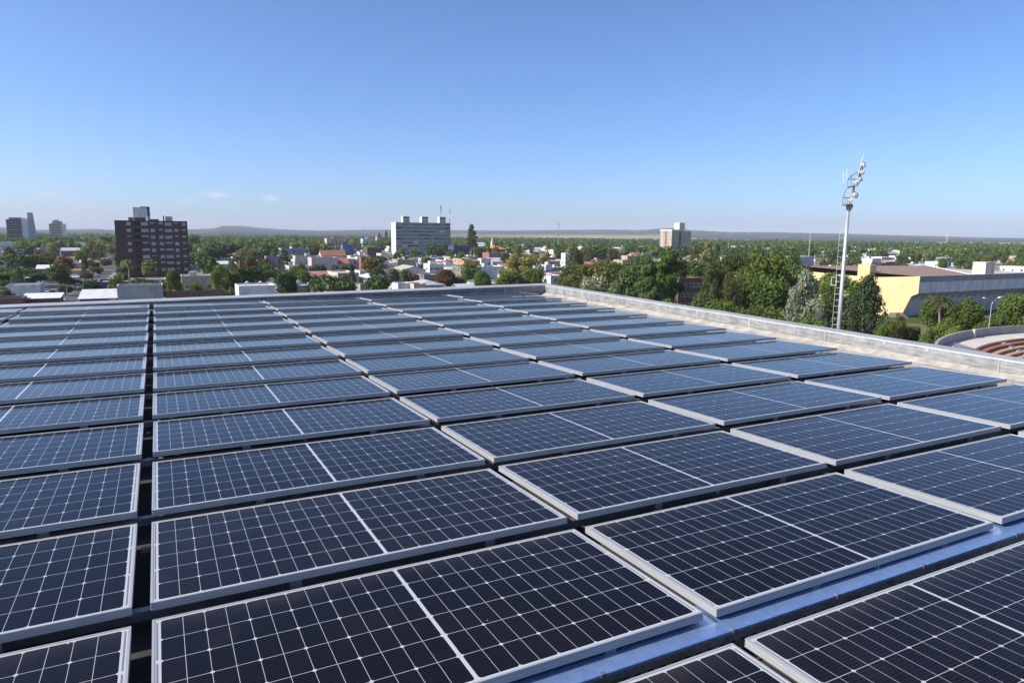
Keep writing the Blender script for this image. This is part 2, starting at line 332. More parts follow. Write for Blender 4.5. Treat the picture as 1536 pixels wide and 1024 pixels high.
def build_ground():
    azs = []; a = -180.0
    while a < 180:
        azs.append(a); a += 0.13 if -42 <= a < 42 else 4.0
    ds = [0.1, 60, 150, 300, 600, 1000, 1500, 2200, 2900] + [2900 + 240 * i for i in range(1, 36)]
    vs, fs, wd, na = [], [], [], len(azs); rr = random.Random(3); tops = []
    for a in azs:
        if -44 < a < 44:
            px = 768 + F * math.tan(rad(a)); py = lerp_table(SKYLINE, px); tops.append(max(6, P3(px, py, 7800 * math.cos(rad(a))).z))
        else: tops.append(25)
    for d in ds:
        for i, a in enumerate(azs):
            dx = HF * math.cos(rad(a)) + Vector((HF.y, -HF.x, 0)) * math.sin(rad(a))
            z = 0.0
            if d > 2900:
                e0 = 2900 + 1300 * ss(10, 17, a)
                z = tops[i] * (0.36 * ss(e0, 5600, d) + 0.64 * ss(5300, 7800, d))
                if d > 8000: z *= 1 - 0.5 * ss(8000, 9800, d)
                if d > 5700: z += rr.uniform(-1, 1) * 2.6
                else: z += 2.0 * math.sin(d * 0.0021 + a * 0.3) * ss(2900, 4000, d)
            p = Vector((CAM.x, CAM.y, 0)) + dx * d
            vs.append((p.x, p.y, z)); wd.append(WDF(a))
    for j in range(len(ds) - 1):
        for i in range(na):
            k = (i + 1) % na
            fs.append((j * na + i, (j + 1) * na + i, (j + 1) * na + k, j * na + k))
    me = bpy.data.meshes.new('ground'); me.from_pydata(vs, [], fs); me.polygons.foreach_set('use_smooth', [True] * len(fs)); me.update()
    at_ = me.attributes.new('wooded', 'FLOAT', 'POINT'); at_.data.foreach_set('value', wd)
    m = bpy.data.materials.new('land'); m.use_nodes = True; n, l = m.node_tree.nodes, m.node_tree.links
    b = n['Principled BSDF']; b.inputs['Roughness'].default_value = 0.95; b.inputs['Specular IOR Level'].default_value = 0.1
    g = n.new('ShaderNodeNewGeometry')
    def noise(s, det=5, st=None):
        o = n.new('ShaderNodeTexNoise'); o.inputs['Scale'].default_value = s; o.inputs['Detail'].default_value = det
        if st:
            mp = n.new('ShaderNodeMapping'); mp.inputs['Scale'].default_value = st; l.new(g.outputs['Position'], mp.inputs[0]); l.new(mp.outputs[0], o.inputs['Vector'])
        else: l.new(g.outputs['Position'], o.inputs['Vector'])
        return o.outputs[0]
    def ramp(src, p0, p1, c0, c1):
        r = n.new('ShaderNodeValToRGB'); r.color_ramp.elements[0].position = p0; r.color_ramp.elements[1].position = p1
        r.color_ramp.elements[0].color = (*c0, 1); r.color_ramp.elements[1].color = (*c1, 1); l.new(src, r.inputs[0]); return r.outputs[0]
    def mix(f, a, c):
        x = n.new('ShaderNodeMix'); x.data_type = 'RGBA'; l.new(f, x.inputs[0]); l.new(a, x.inputs[6]); l.new(c, x.inputs[7]); return x.outputs[2]
    town = ramp(noise(0.03, 8), 0.40, 0.58, (0.060, 0.080, 0.022), (0.22, 0.19, 0.14))
    field = ramp(noise(0.0011, 4), 0.42, 0.55, (0.30, 0.255, 0.15), (0.155, 0.155, 0.06))
    wood = ramp(noise(0.0018, 6), 0.60, 0.66, (0.022, 0.034, 0.016), (0.14, 0.13, 0.07))
    wood = mix(noise(0.02, 3), wood, wood)
    ln = n.new('ShaderNodeVectorMath'); ln.operation = 'LENGTH'; l.new(g.outputs['Position'], ln.inputs[0])
    aw = n.new('ShaderNodeAttribute'); aw.attribute_name = 'wooded'
    ad = n.new('ShaderNodeMath'); ad.operation = 'MULTIPLY_ADD'; ad.inputs[1].default_value = 3300; l.new(aw.outputs['Fac'], ad.inputs[0]); l.new(ln.outputs['Value'], ad.inputs[2])
    nd = n.new('ShaderNodeMath'); nd.operation = 'MULTIPLY_ADD'; nd.inputs[1].default_value = 1500; l.new(noise(0.0012, 4), nd.inputs[0]); l.new(ad.outputs[0], nd.inputs[2])
    def step(a, c):
        r = n.new('ShaderNodeMapRange'); r.inputs[1].default_value = a; r.inputs[2].default_value = c; l.new(nd.outputs[0], r.inputs[0]); return r.outputs[0]
    out = mix(step(2900, 3100), town, field); out = mix(step(6150, 6230), out, wood)
    l.new(out, b.inputs['Base Color'])
    me.materials.append(m)
    tag(obj('ground', me), kind='structure')
build_ground()

# streets and blocks of the town; the street grid runs with our own roof
PITCHX, X0S, Y0S = 95.0, -27.0, 232.0
def in_park(x, y):
    q = project((x, y, 0)); return q is None or (q[0] > 815 and q[2] < 430) or q[2] < 165
slabs = MB(); roads = MB(); marks = MB(); BLOCKS = []
for i in range(-9, 20):
    for j in range(-1, 17):
        bx0, by0 = X0S + i * PITCHX + 6.5, Y0S + j * PITCHX + 6.5; bx1, by1 = bx0 + PITCHX - 13, by0 + PITCHX - 13
        q = project(((bx0 + bx1) / 2, (by0 + by1) / 2, 0))
        if q is None or not -250 < q[0] < 1750 or in_park((bx0 + bx1) / 2, (by0 + by1) / 2): continue
        BLOCKS.append((bx0, bx1, by0, by1))
        if q[2] < 900: slabs.box(bx0, bx1, by0, by1, -0.2, 0.13, bottom=False)
tag(slabs.build('pavement', M['pavement']), kind='structure')
def road_x(y, x0, x1): roads.quad((x0, y - 6.5, 0.006), (x1, y - 6.5, 0.006), (x1, y + 6.5, 0.006), (x0, y + 6.5, 0.006))
for i in range(-4, 9):
    x = X0S + i * PITCHX; roads.quad((x - 6.5, 150, 0.012), (x + 6.5, 150, 0.012), (x + 6.5, 1400, 0.012), (x - 6.5, 1400, 0.012))
    for k in range(40): marks.box(x - 0.07, x + 0.07, 170 + k * 9, 173 + k * 9, 0.01, 0.018, bottom=False)
for j in range(0, 12): road_x(Y0S + j * PITCHX, -420, 900)
road_x(Y0S - PITCHX, -420, 40); roads.quad((X0S - 6.5, -120, 0.012), (X0S + 6.5, -120, 0.012), (X0S + 6.5, 149.9, 0.012), (X0S - 6.5, 149.9, 0.012))
tag(roads.build('road', M['asphalt']), kind='structure'); tag(marks.build('road_markings', M['paint']), kind='structure')

# ---------------------------------------------------------------- our own roof
SX, SY = -0.00179, 0.00782
def rz(x, y, off): return Z0 + SX * x + SY * y + off
RX0, RX1, RY0, RY1 = -16.0, 9.45, -9.0, 13.85
home = empty('rooftop_building', (0, 0, 0), 'flat roofed building under the field of solar panels with a silver parapet', 'building')
b = MB(); b.box(RX0, RX1 + 0.2, RY0, RY1 + 0.2, 0, Z0 - 0.6, bottom=False); b.build('wall', M['conc'], home)
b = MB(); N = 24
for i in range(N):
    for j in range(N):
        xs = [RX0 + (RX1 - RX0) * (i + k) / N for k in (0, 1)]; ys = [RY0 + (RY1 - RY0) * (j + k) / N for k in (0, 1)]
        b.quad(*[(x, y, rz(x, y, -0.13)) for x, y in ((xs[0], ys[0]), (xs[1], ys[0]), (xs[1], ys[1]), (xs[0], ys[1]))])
b.build('roof', M['roof_felt_shaded'], home)
b = MB(); rr = random.Random(5)                             # worn pale coating beside the parapet; painted-in sunlight between the last panels
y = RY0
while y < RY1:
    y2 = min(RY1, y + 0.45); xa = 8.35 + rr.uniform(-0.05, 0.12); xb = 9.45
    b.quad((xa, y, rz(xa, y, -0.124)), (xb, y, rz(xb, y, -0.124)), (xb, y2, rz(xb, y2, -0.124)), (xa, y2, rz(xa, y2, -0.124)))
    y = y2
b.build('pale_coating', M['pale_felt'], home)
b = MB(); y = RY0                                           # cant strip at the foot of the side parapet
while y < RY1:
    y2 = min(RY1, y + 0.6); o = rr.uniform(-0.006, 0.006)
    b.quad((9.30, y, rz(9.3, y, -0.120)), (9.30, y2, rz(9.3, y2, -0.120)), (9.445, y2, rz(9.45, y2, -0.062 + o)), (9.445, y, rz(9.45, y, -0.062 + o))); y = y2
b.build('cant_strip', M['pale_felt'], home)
def top_far(x): return 0.0 + 0.0113 * (x + 2.36)
def top_side(y): return 0.135 - 0.0035 * (13.85 - y)
def parapet(far):
    b, cp, sm, dt = MB(), MB(), MB(), MB(); rr = random.Random(11 if far else 12)
    def pt(s, o, z):                                        # s along the wall, o outward, z above the panel plane
        x, y = (s, RY1 + o) if far else (RX1 + o, s)
        return (x, y, rz(x, y, z))
    cw = 0.44 if far else 0.26; s0, s1 = (RX0, RX1 + .26) if far else (RY0, RY1); step = 0.6; ss_ = [s0 + (s1 - s0) * i / 40 for i in range(41)]
    tp = [(top_far(s) if far else top_side(s)) + rr.uniform(-0.0025, 0.0025) for s in ss_]; wob = [rr.uniform(-0.004, 0.004) for s in ss_]
    for i in range(40):
        A, B, ta, tb, wa, wb = ss_[i], ss_[i + 1], tp[i], tp[i + 1], wob[i], wob[i + 1]
        b.quad(pt(A, wa, -0.2), pt(B, wb, -0.2), pt(B, wb, tb - 0.022), pt(A, wa, ta - 0.022))
        b.quad(pt(A, wa, ta - 0.022), pt(B, wb, tb - 0.022), pt(B, 0.008 + wb, tb - 0.006), pt(A, 0.008 + wa, ta - 0.006), 1)
        cp.quad(pt(A, 0.008 + wa, ta - 0.006), pt(B, 0.008 + wb, tb - 0.006), pt(B, 0.03, tb), pt(A, 0.03, ta))
        cp.quad(pt(A, 0.03, ta), pt(B, 0.03, tb), pt(B, cw, tb + 0.004), pt(A, cw, ta + 0.004))
        cp.quad(pt(A, cw, ta + 0.004), pt(B, cw, tb + 0.004), pt(B, cw + .01, tb - 0.8), pt(A, cw + .01, ta - 0.8))
        dt.quad(pt(A, wa - 0.004, -0.2), pt(B, wb - 0.004, -0.2), pt(B, wb - 0.004, -0.062 + rr.uniform(0, 0.012)), pt(A, wa - 0.004, -0.062 + rr.uniform(0, 0.012)))
    sm = b; p0_ = None
    s = s0 + 0.4                                            # welded laps and white drips
    while s < s1 - 0.3:
        t = top_far(s) if far else top_side(s); w = rr.choice((0.012, 0.012, 0.03, 0.05)); lo = -0.06 + rr.choice((0, 0, 0.05, 0.09))
        sm.quad(pt(s, -0.0065, lo), pt(s + w, -0.0065, lo), pt(s + w + rr.uniform(-.01, .01), -0.0065, t - 0.02), pt(s - rr.uniform(0, .01), -0.0065, t - 0.02), 1)
        s += rr.uniform(0.35, 1.15)
    p = b.build('parapet', [M['silver'], M['seam']], home); cp.build('coping', M['cap'], p); dt.build('dirty_foot', M['dirt'], p)
parapet(True); parapet(False)

# ---------------------------------------------------------------- solar panels
COLX = {'Z': -3.922, 'A': -1.850, 'B': 0.2212, 'C': 2.2878, 'D': 4.3784, 'E': 6.5005}
ROWY = [-1.1456, 0.0, 1.0492, 2.0990, 3.1679, 4.2248, 5.2626, 6.2873, 7.3087, 8.3388, 9.3728, 10.4067, 11.4467, 12.4942]
TILT = 0.0388
FH = 0.035                                                   # frame height
def frame_mesh():
    prof = [(0, 0), (0, -.008), (.0016, -.009), (.0016, -.0125), (0, -.0135), (0, -.021), (.0016, -.022), (.0016, -.0255), (0, -.0265), (0, -FH), (.028, -FH), (.028, -FH + .002),
            (.010, -FH + .002), (.010, -.0016), (.0095, 0)]
    b = MB()
    for o, z in prof: b.v += [(o, o, z), (PW - o, o, z), (PW - o, PD - o, z), (o, PD - o, z)]
    n = len(prof)
    for i in range(n):
        j = (i + 1) % n
        for k in range(4):
            q = (k + 1) % 4; b.f.append((i * 4 + k, j * 4 + k, j * 4 + q, i * 4 + q)); b.m.append(0)
    return b.mesh('frame', M['frame'])
FRAME = frame_mesh()
CELLS = MB().box(0.0102, PW - 0.0102, 0.0102, PD - 0.0102, -0.0070, -0.0018).mesh('cell_sheet', M['cells'])
BRK = MB(); BRK.box(-.026, .026, .004, .030, -.105, -.0351); BRK.box(-.032, .032, -.010, .012, -.112, -.105); BRK = BRK.mesh('bracket', M['rail'])
TIE = MB(); TIE.tube([(0, .006, -.036), (-.002, -.004, -.058), (.001, -.010, -.050), (.004, -.009, -.032)], .0018, 5); TIE = TIE.mesh('cable_tie', M['green_tie'])
JB = MB(); JB.box(.93, 1.07, .70, .78, -.030, -.0072); JB = JB.mesh('junction_box', M['black_cable'])
LC = MB()
for x0, x1, sg in ((.62, 1.02, .030), (.98, 1.48, .042)): LC.tube([(x0 + (x1 - x0) * k / 8, .012 + .004 * math.sin(k), -.037 - sg * math.sin(math.pi * k / 8)) for k in range(9)], .0035, 5)
LC = LC.mesh('lead_cable', M['black_cable'])
ORD = ['front', 'second', 'third', 'fourth', 'fifth', 'sixth', 'seventh', 'eighth', 'ninth', 'tenth', 'eleventh', 'twelfth', 'thirteenth']
CW = {'Z': 'leftmost column', 'A': 'column left of the aisle', 'B': 'column right of the aisle', 'C': 'second column right of the aisle',
      'D': 'third column right of the aisle', 'E': 'column beside the side parapet'}
rp = random.Random(21)
for c, x in COLX.items():
    for r, y in enumerate(ROWY):
        qs = [project((x + a * PW, y + d * PD, rz(x + a * PW, y + d * PD, 0))) for a in (0, .25, .5, .75, 1) for d in (0, 1)]
        if not any(q and -4 < q[0] < 1540 and q[1] < 1028 for q in qs): continue
        if r == 0: lab = 'solar panel in front of the cable tray, ' + CW[c]
        elif r == 1: lab = 'solar panel just behind the cable tray, ' + CW[c]
        elif r == 13: lab = 'solar panel nearest the far parapet, ' + CW[c]
        elif r >= 8: lab = '%s solar panel from the far parapet, %s' % (ORD[13 - r], CW[c])
        else: lab = '%s solar panel back from the cable tray, %s' % (ORD[r - 1], CW[c])
        root = empty('solar_panel', (0, 0, 0), lab, 'solar panel', 'rows of solar panels on the roof')
        tl = TILT + rp.uniform(-.004, .004); sxj = SX + rp.uniform(-.0018, .0018)
        ex = Vector((1, 0, sxj)).normalized(); ey = Vector((0, 1, SY - tl / PD)); ey = (ey - ex * ey.dot(ex)).normalized(); ez = ex.cross(ey)
        o = Vector((x + rp.uniform(-.005, .005), y + rp.uniform(-.005, .005), rz(x, y, tl + rp.uniform(-.0015, .0015))))
        root.matrix_world = Matrix(((ex.x, ey.x, ez.x, o.x), (ex.y, ey.y, ez.y, o.y), (ex.z, ey.z, ez.z, o.z), (0, 0, 0, 1)))
        obj('frame', FRAME, root); obj('cell_sheet', CELLS, root)
        for s in (0.29, 0.78): obj('bracket', BRK, root, (PW * s + rp.uniform(-.03, .03), 0, 0))
        if r < 7: obj('lead_cable', LC, root, (rp.uniform(-.5, .5), 0, 0))
        if r < 6 and rp.random() < .4: obj('cable_tie', TIE, root, (PW * 0.5 + rp.uniform(-.02, .02), 0, 0))
for r, y in enumerate(ROWY):                                 # one rail per row, seen where it crosses the gaps
    b = MB(); ya = y + 0.10
    b.prism([(ya, -.055), (ya + .04, -.055), (ya + .04, -.098), (ya + .026, -.098), (ya + .026, -.09), (ya + .014, -.09), (ya + .014, -.098), (ya, -.098)], -4.0, 8.52)
    b.v = [(p[0], p[1], rz(p[0], p[1], p[2] + 0.012)) for p in b.v]
    lab = 'grey rail under the panel row in front of the cable tray' if r == 0 else 'grey rail under the panel row along the cable tray' if r == 1 else \
          'grey rail under the panel row nearest the far parapet' if r == 13 else ('grey rail under the %s panel row from the far parapet' % ORD[13 - r] if r >= 8 else 'grey rail under the %s panel row back from the cable tray' % ORD[r - 1])
    tag(b.build('mounting_rail', M['rail']), lab, 'rail', 'rails under the panels')
# cable tray
tr = empty('cable_tray', (0, 0, 0), 'blue sky reflecting metal cable tray between the two nearest panel rows', 'cable tray')
def off_mesh(b):
    b.v = [(p[0], p[1], rz(p[0], p[1], p[2])) for p in b.v]; return b
for x0 in (-2.9, -0.4, 2.1, 4.15, 6.65):
    b = MB(); x1 = min(x0 + 2.496, 8.6) if x0 != 2.1 else 4.146
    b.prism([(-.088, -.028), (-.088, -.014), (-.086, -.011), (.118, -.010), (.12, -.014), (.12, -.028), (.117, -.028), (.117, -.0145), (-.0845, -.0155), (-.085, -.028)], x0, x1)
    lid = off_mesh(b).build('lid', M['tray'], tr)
    b = MB()
    for k in range(4):
        xx = x0 + 0.2 + k * 0.62
        if xx > x1 - 0.05: break
        b.box(xx, xx + .02, -.0925, -.0885, -.034, -.008); b.box(xx, xx + .02, -.0925, -.075, -.0105, -.0085)
    off_mesh(b).build('clip', M['rail'], lid)
b = MB(); b.box(-2.9, 8.6, -.079, -.076, -.118, -.029); b.box(-2.9, 8.6, .11, .113, -.118, -.029); b.box(-2.9, 8.6, -.076, .11, -.118, -.115)
for k in range(190):
    xx = -2.8 + k * 0.06; b.box(xx, xx + .025, -.0802, -.0788, -.075, -.065, 1)
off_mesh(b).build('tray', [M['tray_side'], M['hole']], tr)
b = MB()
pts = [(-2.5 + k * 0.35, -.135 + 0.012 * math.sin(k * 1.7), -.112 + 0.012 * max(0, math.sin(k * 0.9))) for k in range(32)]
pts = [(p[0], p[1], rz(p[0], p[1], p[2])) for p in pts]
b.tube(pts, .0045, 6); tag(b.build('black_cable', M['black_cable']), 'thin black cable lying along the open side of the cable tray', 'cable')
for x, y, s, w in ((0.182, 1.95, .022, 'near the second panel row'), (0.185, 3.55, .016, 'near the fourth panel row'), (0.178, 4.28, .013, 'near the fifth panel row'),
                   (3.1, -.11, .009, 'beside the cable tray')):
    b = MB(); rr = random.Random(int(x * 1000))
    for k in range(1):
        pr = [(s * 1.4 * math.cos(a) * rr.uniform(.7, 1), s * math.sin(a) * rr.uniform(.7, 1)) for a in [i * math.pi / 3.5 for i in range(7)]]
        b.prism(pr, 0, s * 1.1, 'z')
    o = b.build('mortar_crumb', M['crumb'], None, (x, y, rz(x, y, -.13))); tag(o, 'pale crumb of mortar in the dark gap ' + w, 'crumb')
for k, (x, y) in enumerate(((9.36, 11.6), (9.36, 10.75))):
    b = MB(); b.tube([(0, -.10, 0), (-.005, -.10, .075), (-.005, .06, .075), (0, .06, 0)], .005, 5)
    o = b.build('wire_hoop', M['rail'], None, (x, y, rz(x, y, -.09)))
    tag(o, ('bent wire hoop at the foot of the side parapet, nearer the far corner', 'bent wire hoop at the foot of the side parapet, second from the far corner')[k], 'hoop')

# ---------------------------------------------------------------- buildings: shared window and door meshes
WF = MB(); WF.box(-.62, .62, -.05, 0.02, 0, 1.25); WF = WF.mesh('window', M['window_frame'])
WP = MB(); WP.box(-.53, -.02, -.06, 0, .08, 1.17); WP.box(.02, .53, -.06, 0, .08, 1.17); WP = WP.mesh('pane', M['glass'])
WS = MB(); WS.box(-.6, .6, -.06, 0.02, 0, 1.2); WS = WS.mesh('window', M['glass'])
DR = MB(); DR.box(-.48, .48, -.06, 0.02, 0, 2.1); DR = DR.mesh('door', M['door'])
TK = MB(); TK.box(-.8, .8, -.8, .8, 0, 1.5); TK.box(-.55, -.45, -.6, .6, 1.5, 1.62); TKM = [M['w_white']]
TK = TK.mesh('roof_tank', TKM)
OCC = []                                                     # ground already taken: (x, y, radius)
def win(parent, x, y, z, rz_, near, sx=1.0, sz=1.0):
    o = obj('window', WF if near else WS, parent, (x, y, z)); o.rotation_euler = (0, 0, rz_); o.scale = (sx, 1, sz)
    if near: obj('pane', WP, o)
    return o
def shell(b, w, d, h, ph=0.0, th=0.22):                      # walls of a w x d box from 0 to h, with a parapet ph above the roof
    b.box(0, w, 0, d, -.3, h, bottom=False)
    if ph:
        for q in ((0, w, 0, th), (0, w, d - th, d), (0, th, th, d - th), (w - th, w, th, d - th)): b.box(*q, h + .001, h + ph, bottom=False)
def house_at(x, y, w, d, h, wall, roof, style, label, group, nwin=2, near=True, name='house', sides='SW', seed=0, tank=False, storey=2.9, cat='house'):
    rr = random.Random(seed * 7 + int(x) * 13 + int(y))
    root = empty(name, (x, y, 0.0), label, cat, group); OCC.append((x + w / 2, y + d / 2, max(w, d) * 0.6))
    b = MB(); r = MB()
    if style == 'flat':
        ph = rr.uniform(.25, .6); shell(b, w, d, h - ph, ph); r.quad((.22, .22, h - ph + .004), (w - .22, .22, h - ph + .004), (w - .22, d - .22, h - ph + .004), (.22, d - .22, h - ph + .004))
        r.box(-.04, w + .04, -.04, .26, h, h + .05); r.box(-.04, w + .04, d - .26, d + .04, h, h + .05); r.box(-.04, .26, .26, d - .26, h, h + .05); r.box(w - .26, w + .04, .26, d - .26, h, h + .05)
        if w * d > 60 and name == 'house' and not roof == 'cream' and rr.random() < .28:                  # a stair head on the roof
            a, c = rr.uniform(.1, .5) * w, rr.uniform(.3, .6) * d; b.box(a, a + 2.6, c, c + 2.6, h - ph, h + rr.uniform(.8, 1.9)); 
    elif style == 'gable':                                   # ridge along x
        e = h * .68; b.box(0, w, 0, d, -.3, e, bottom=False)
        for xx in (0, w - .2): b.prism([(0, e + .001), (d, e + .001), (d / 2, h - .12)], xx, xx + .2)
        r.prism([(-.4, e - .10), (d / 2, h - .02), (d + .4, e - .10), (d + .4, e + .06), (d / 2, h + .14), (-.4, e + .06)], -.35, w + .35)
    elif style == 'gabley':
        e = h * .70; b.box(0, w, 0, d, -.3, e, bottom=False)
        for yy in (0, d - .2): b.prism([(0, e + .001), (w, e + .001), (w / 2, h - .12)], yy, yy + .2, 'y')
        r.prism([(-.4, e - .10), (w / 2, h - .02), (w + .4, e - .10), (w + .4, e + .06), (w / 2, h + .14), (-.4, e + .06)], -.35, d + .35, 'y')
    elif style == 'hip':
        e = h * .66; b.box(0, w, 0, d, -.3, e, bottom=False); k = min(w, d) * .42; o = .45
        A = [(-o, -o, e), (w + o, -o, e), (w + o, d + o, e), (-o, d + o, e)]
        B = [(k, d / 2, h), (w - k, d / 2, h)] if w >= d else [(w / 2, k, h), (w / 2, d - k, h)]
        if w >= d: r.poly([A[0], A[1], B[1], B[0]]); r.poly([A[1], A[2], B[1]]); r.poly([A[2], A[3], B[0], B[1]]); r.poly([A[3], A[0], B[0]])
        else: r.poly([A[0], A[1], B[0]]); r.poly([A[1], A[2], B[1], B[0]]); r.poly([A[2], A[3], B[1]]); r.poly([A[3], A[0], B[0], B[1]])
        r.box(-o, w + o, -o, d + o, e - .14, e - .004)
    elif style == 'shed':                                    # one slope, high at the back
        e = h * .72; b.prism([(0, -.3), (d, -.3), (d, h - .1), (0, e - .1)], 0, w)
        r.prism([(-.5, e - .17), (d + .3, h - .02), (d + .3, h + .1), (-.5, e - .05)], -.4, w + .4)
    b.build('wall', M['w_' + wall], root); r.build('roof', M['r_' + roof], root)
    if near and rr.random() < .5:
        a = MB(); ax, ay = w * rr.uniform(.2, .8), d * rr.uniform(.3, .7); zt = h + rr.uniform(1.6, 3.2); a.tube([(ax, ay, h * .7), (ax, ay, zt)], .03, 4)
        for k in range(4): a.tube([(ax - .5 + k * .05, ay, zt - .1 - k * .16), (ax + .5 - k * .05, ay, zt - .1 - k * .16)], .018, 3)
        a.build('aerial', M['galv'], root)
    eave = h if style == 'flat' else h * .68
    nst = max(1, int((eave - .3) // storey)) if near or nwin else 0
    if nwin:
        done_door = False
        for s in range(nst):
            z = 1.0 + s * storey
            if z + 1.4 > eave: break
            for k in range(nwin):
                f = (k + .5) / nwin + rr.uniform(-.06, .06)
                if 'S' in sides:
                    if s == 0 and not done_door and k == nwin // 2: obj('door', DR, root, (w * f, 0, .13)); done_door = True
                    else: win(root, w * f, 0, z, 0, near, rr.choice((.8, 1, 1.3)))
            for k in range(max(1, int(d // 5)) if d > 4 else 0):
                f = (k + .5) / max(1, int(d // 5))
                if 'W' in sides: win(root, 0, d * f, z, -math.pi / 2, near, rr.choice((.8, 1)))
                if 'E' in sides: win(root, w, d * f, z, math.pi / 2, near, rr.choice((.8, 1)))
    if tank and style == 'flat':
        obj('roof_tank', TK, root, (w * rr.uniform(.25, .75), d * rr.uniform(.4, .7), h - .3)).rotation_euler = (0, 0, rr.uniform(0, 1))
    return root
def house(label, px0, px1, ytop, t, wall, roof, style='flat', nwin=2, depth=None, k=.86, seed=1, name='house', cat='house', tank=False, sides=None, group=None, storey=2.9):
    p0, p1 = P3(px0, ytop, t), P3(px1, ytop, t); w = max(2.0, (p1 - p0).length * k); d = depth or max(5.0, w * .75)
    if (px0 + px1) / 2 < 235: x = p0.x                       # there the east end shows
    else: x = p1.x - w
    y = p1.y - (p1.y - p0.y) * .35
    return house_at(x, y, w, d, max(2.6, p0.z), wall, roof, style, label, group, nwin, t < 420, name, sides or ('SE' if px1 < 235 else 'SW'), seed, tank, storey, cat)

# ---- hand placed buildings, nearest first
house('grey ribbed plant room with a cream coping close behind the far parapet', 176, 248, 427.5, 150, 'grey', 'cream', nwin=0, depth=6, k=.84, name='plant_room', cat='building')
rt_ = house('white box shaped building with a bright left end just behind the far parapet', 354, 414, 428, 170, 'white', 'white', nwin=0, depth=9, name='service_block', cat='building')
for q in (2.2, 5.4):
    b = MB(); b.tube([(q, 5.5, 4), (q, 5.5, 9.2), (q + .4, 5.5, 9.5), (q + .8, 5.5, 9.3)], .16, 6); b.build('vent_pipe', M['galv'], rt_)
house('low shed with a broad white roof left of the grey plant room', 120, 178, 439, 190, 'darkblue', 'white', 'shed', 0, 14, name='shed', cat='shed')
house('dark blue walled warehouse with a pale roof below the brick tower block', 146, 200, 422, 245, 'darkblue', 'grey', nwin=0, depth=16, name='warehouse', cat='building')
house('long flat building with a pale roof edge at the foot of the brick tower block', 196, 250, 418.5, 262, 'grey', 'white', nwin=3, depth=11)
house('low red brick store with a white sheet roof at the left edge', -6, 34, 449, 196, 'brick', 'grey', nwin=0, depth=8, name='store', cat='building')
house('low red walled store with pale roof beside the curved street lamp', 36, 90, 449.5, 205, 'brick', 'white', 'shed', 0, 9, name='store', cat='building')
house('bluish white windowless wall building at the left edge behind red stores', 12, 60, 427, 226, 'white', 'grey', nwin=0, depth=10, name='workshop', cat='building')
house('white roofed house beside the tree lined street, left of the brick tower', 62, 118, 419, 285, 'white', 'white', nwin=2, depth=11, tank=True)
house('long house with an orange tiled roof left of the tree lined street', 80, 122, 405, 345, 'white', 'terracotta', 'gable', 3, 8)
house('small canopy with a pale sheet roof beside the big dark tree', 55, 77, 398, 330, 'darkbrown', 'white', 'shed', 0, 6, name='canopy', cat='shed')
house('grey walled depot behind the orange tiled house', 78, 135, 398, 392, 'grey', 'grey', nwin=3, depth=12, name='depot', cat='building')
house('long house with a pinkish red roof left of the brick tower', 86, 134, 388, 430, 'brick', 'red', 'gable', 3, 9)
house('long grey blue school with a strip of windows behind the round tree', 32, 88, 373.5, 560, 'bluegrey', 'grey', nwin=9, depth=10, name='school', cat='building', sides='S')
house('flat grey house with a dark carport at the left edge', -8, 40, 383, 470, 'grey', 'white', nwin=4, depth=10)
house('stepped white building at the left edge below the clock tower', -6, 16, 362.5, 600, 'white', 'white', nwin=3, depth=12, name='office', cat='building')
house('low white house among trees left of the brick tower', 115, 137, 363, 680, 'white', 'white', nwin=2)
house('terracotta roofed barn among trees left of the brick tower', 100, 128, 375, 600, 'brick', 'terracotta', 'gable', 2)
house('teal roofed shed beside the right edge of the brick tower', 284, 315, 395, 425, 'darkblue', 'teal', 'shed', 0, 7, name='shed', cat='shed')
house('tall slim white stair block beside the big dark tree', 297, 303, 373, 470, 'white', 'white', nwin=0, depth=4, name='stair_block', cat='building')
house('white flat roofed hall with a sloping roof edge behind the small trees', 312, 357, 392.5, 410, 'white', 'white', 'shed', 0, 12, name='hall', cat='building')
house('dark red windowless house with a white roof edge and white stair head', 357, 388, 391, 395, 'maroon', 'white', nwin=0, depth=9)
house('flat house with pale roof half hidden by bushes right of the brick tower', 270, 318, 413, 255, 'beige', 'white', nwin=4, depth=10)
fence_p0, fence_p1 = P3(248, 437, 172), P3(342, 437, 172)
b = MB(); b.box(0, (fence_p1 - fence_p0).length * .88, 0, .25, -.3, fence_p0.z)
for k in range(6): b.box(k * 2.6, k * 2.6 + .3, -.08, .33, -.3, fence_p0.z + .15)
tag(b.build('yard_wall', M['w_darkbrown'], None, (fence_p0.x, fence_p0.y, 0)), 'dark brown yard wall with piers left of the white box building', 'wall')
house('lilac grey flat house behind the dark umbrella tree', 397, 425, 384, 430, 'purple', 'grey', nwin=2)
house('grey flat house with a square white roof tank on the left', 420, 466, 372.5, 520, 'bluegrey', 'silver', nwin=4, depth=13, tank=True)
house('olive and cream flat house left of the pink house', 440, 482, 383.5, 400, 'cream', 'grey', nwin=3, depth=10)
house('pale pink two storey house with dark doorways below', 463, 508, 386, 365, 'pink', 'silver', nwin=3, depth=10)
house('pale pink house wing with an orange tiled roof', 504, 524, 388, 372, 'pink', 'terracotta', 'gable', 2, 9)
house('white house with arched dark windows under an orange tiled roof', 478, 520, 375.5, 440, 'white', 'terracotta', 'gable', 3, 9)
house('blue grey two storey house with a red sheet roof and white framed window', 461, 497, 408.5, 262, 'bluegrey', 'red', 'shed', 2, 9)
house('flat cream house with pale roof behind the poplar like tree', 430, 470, 398.5, 318, 'white', 'cream', nwin=2, depth=10)
house('long cream house with a green gate beside the side street', 503, 540, 409, 285, 'cream', 'cream', nwin=3, depth=22)
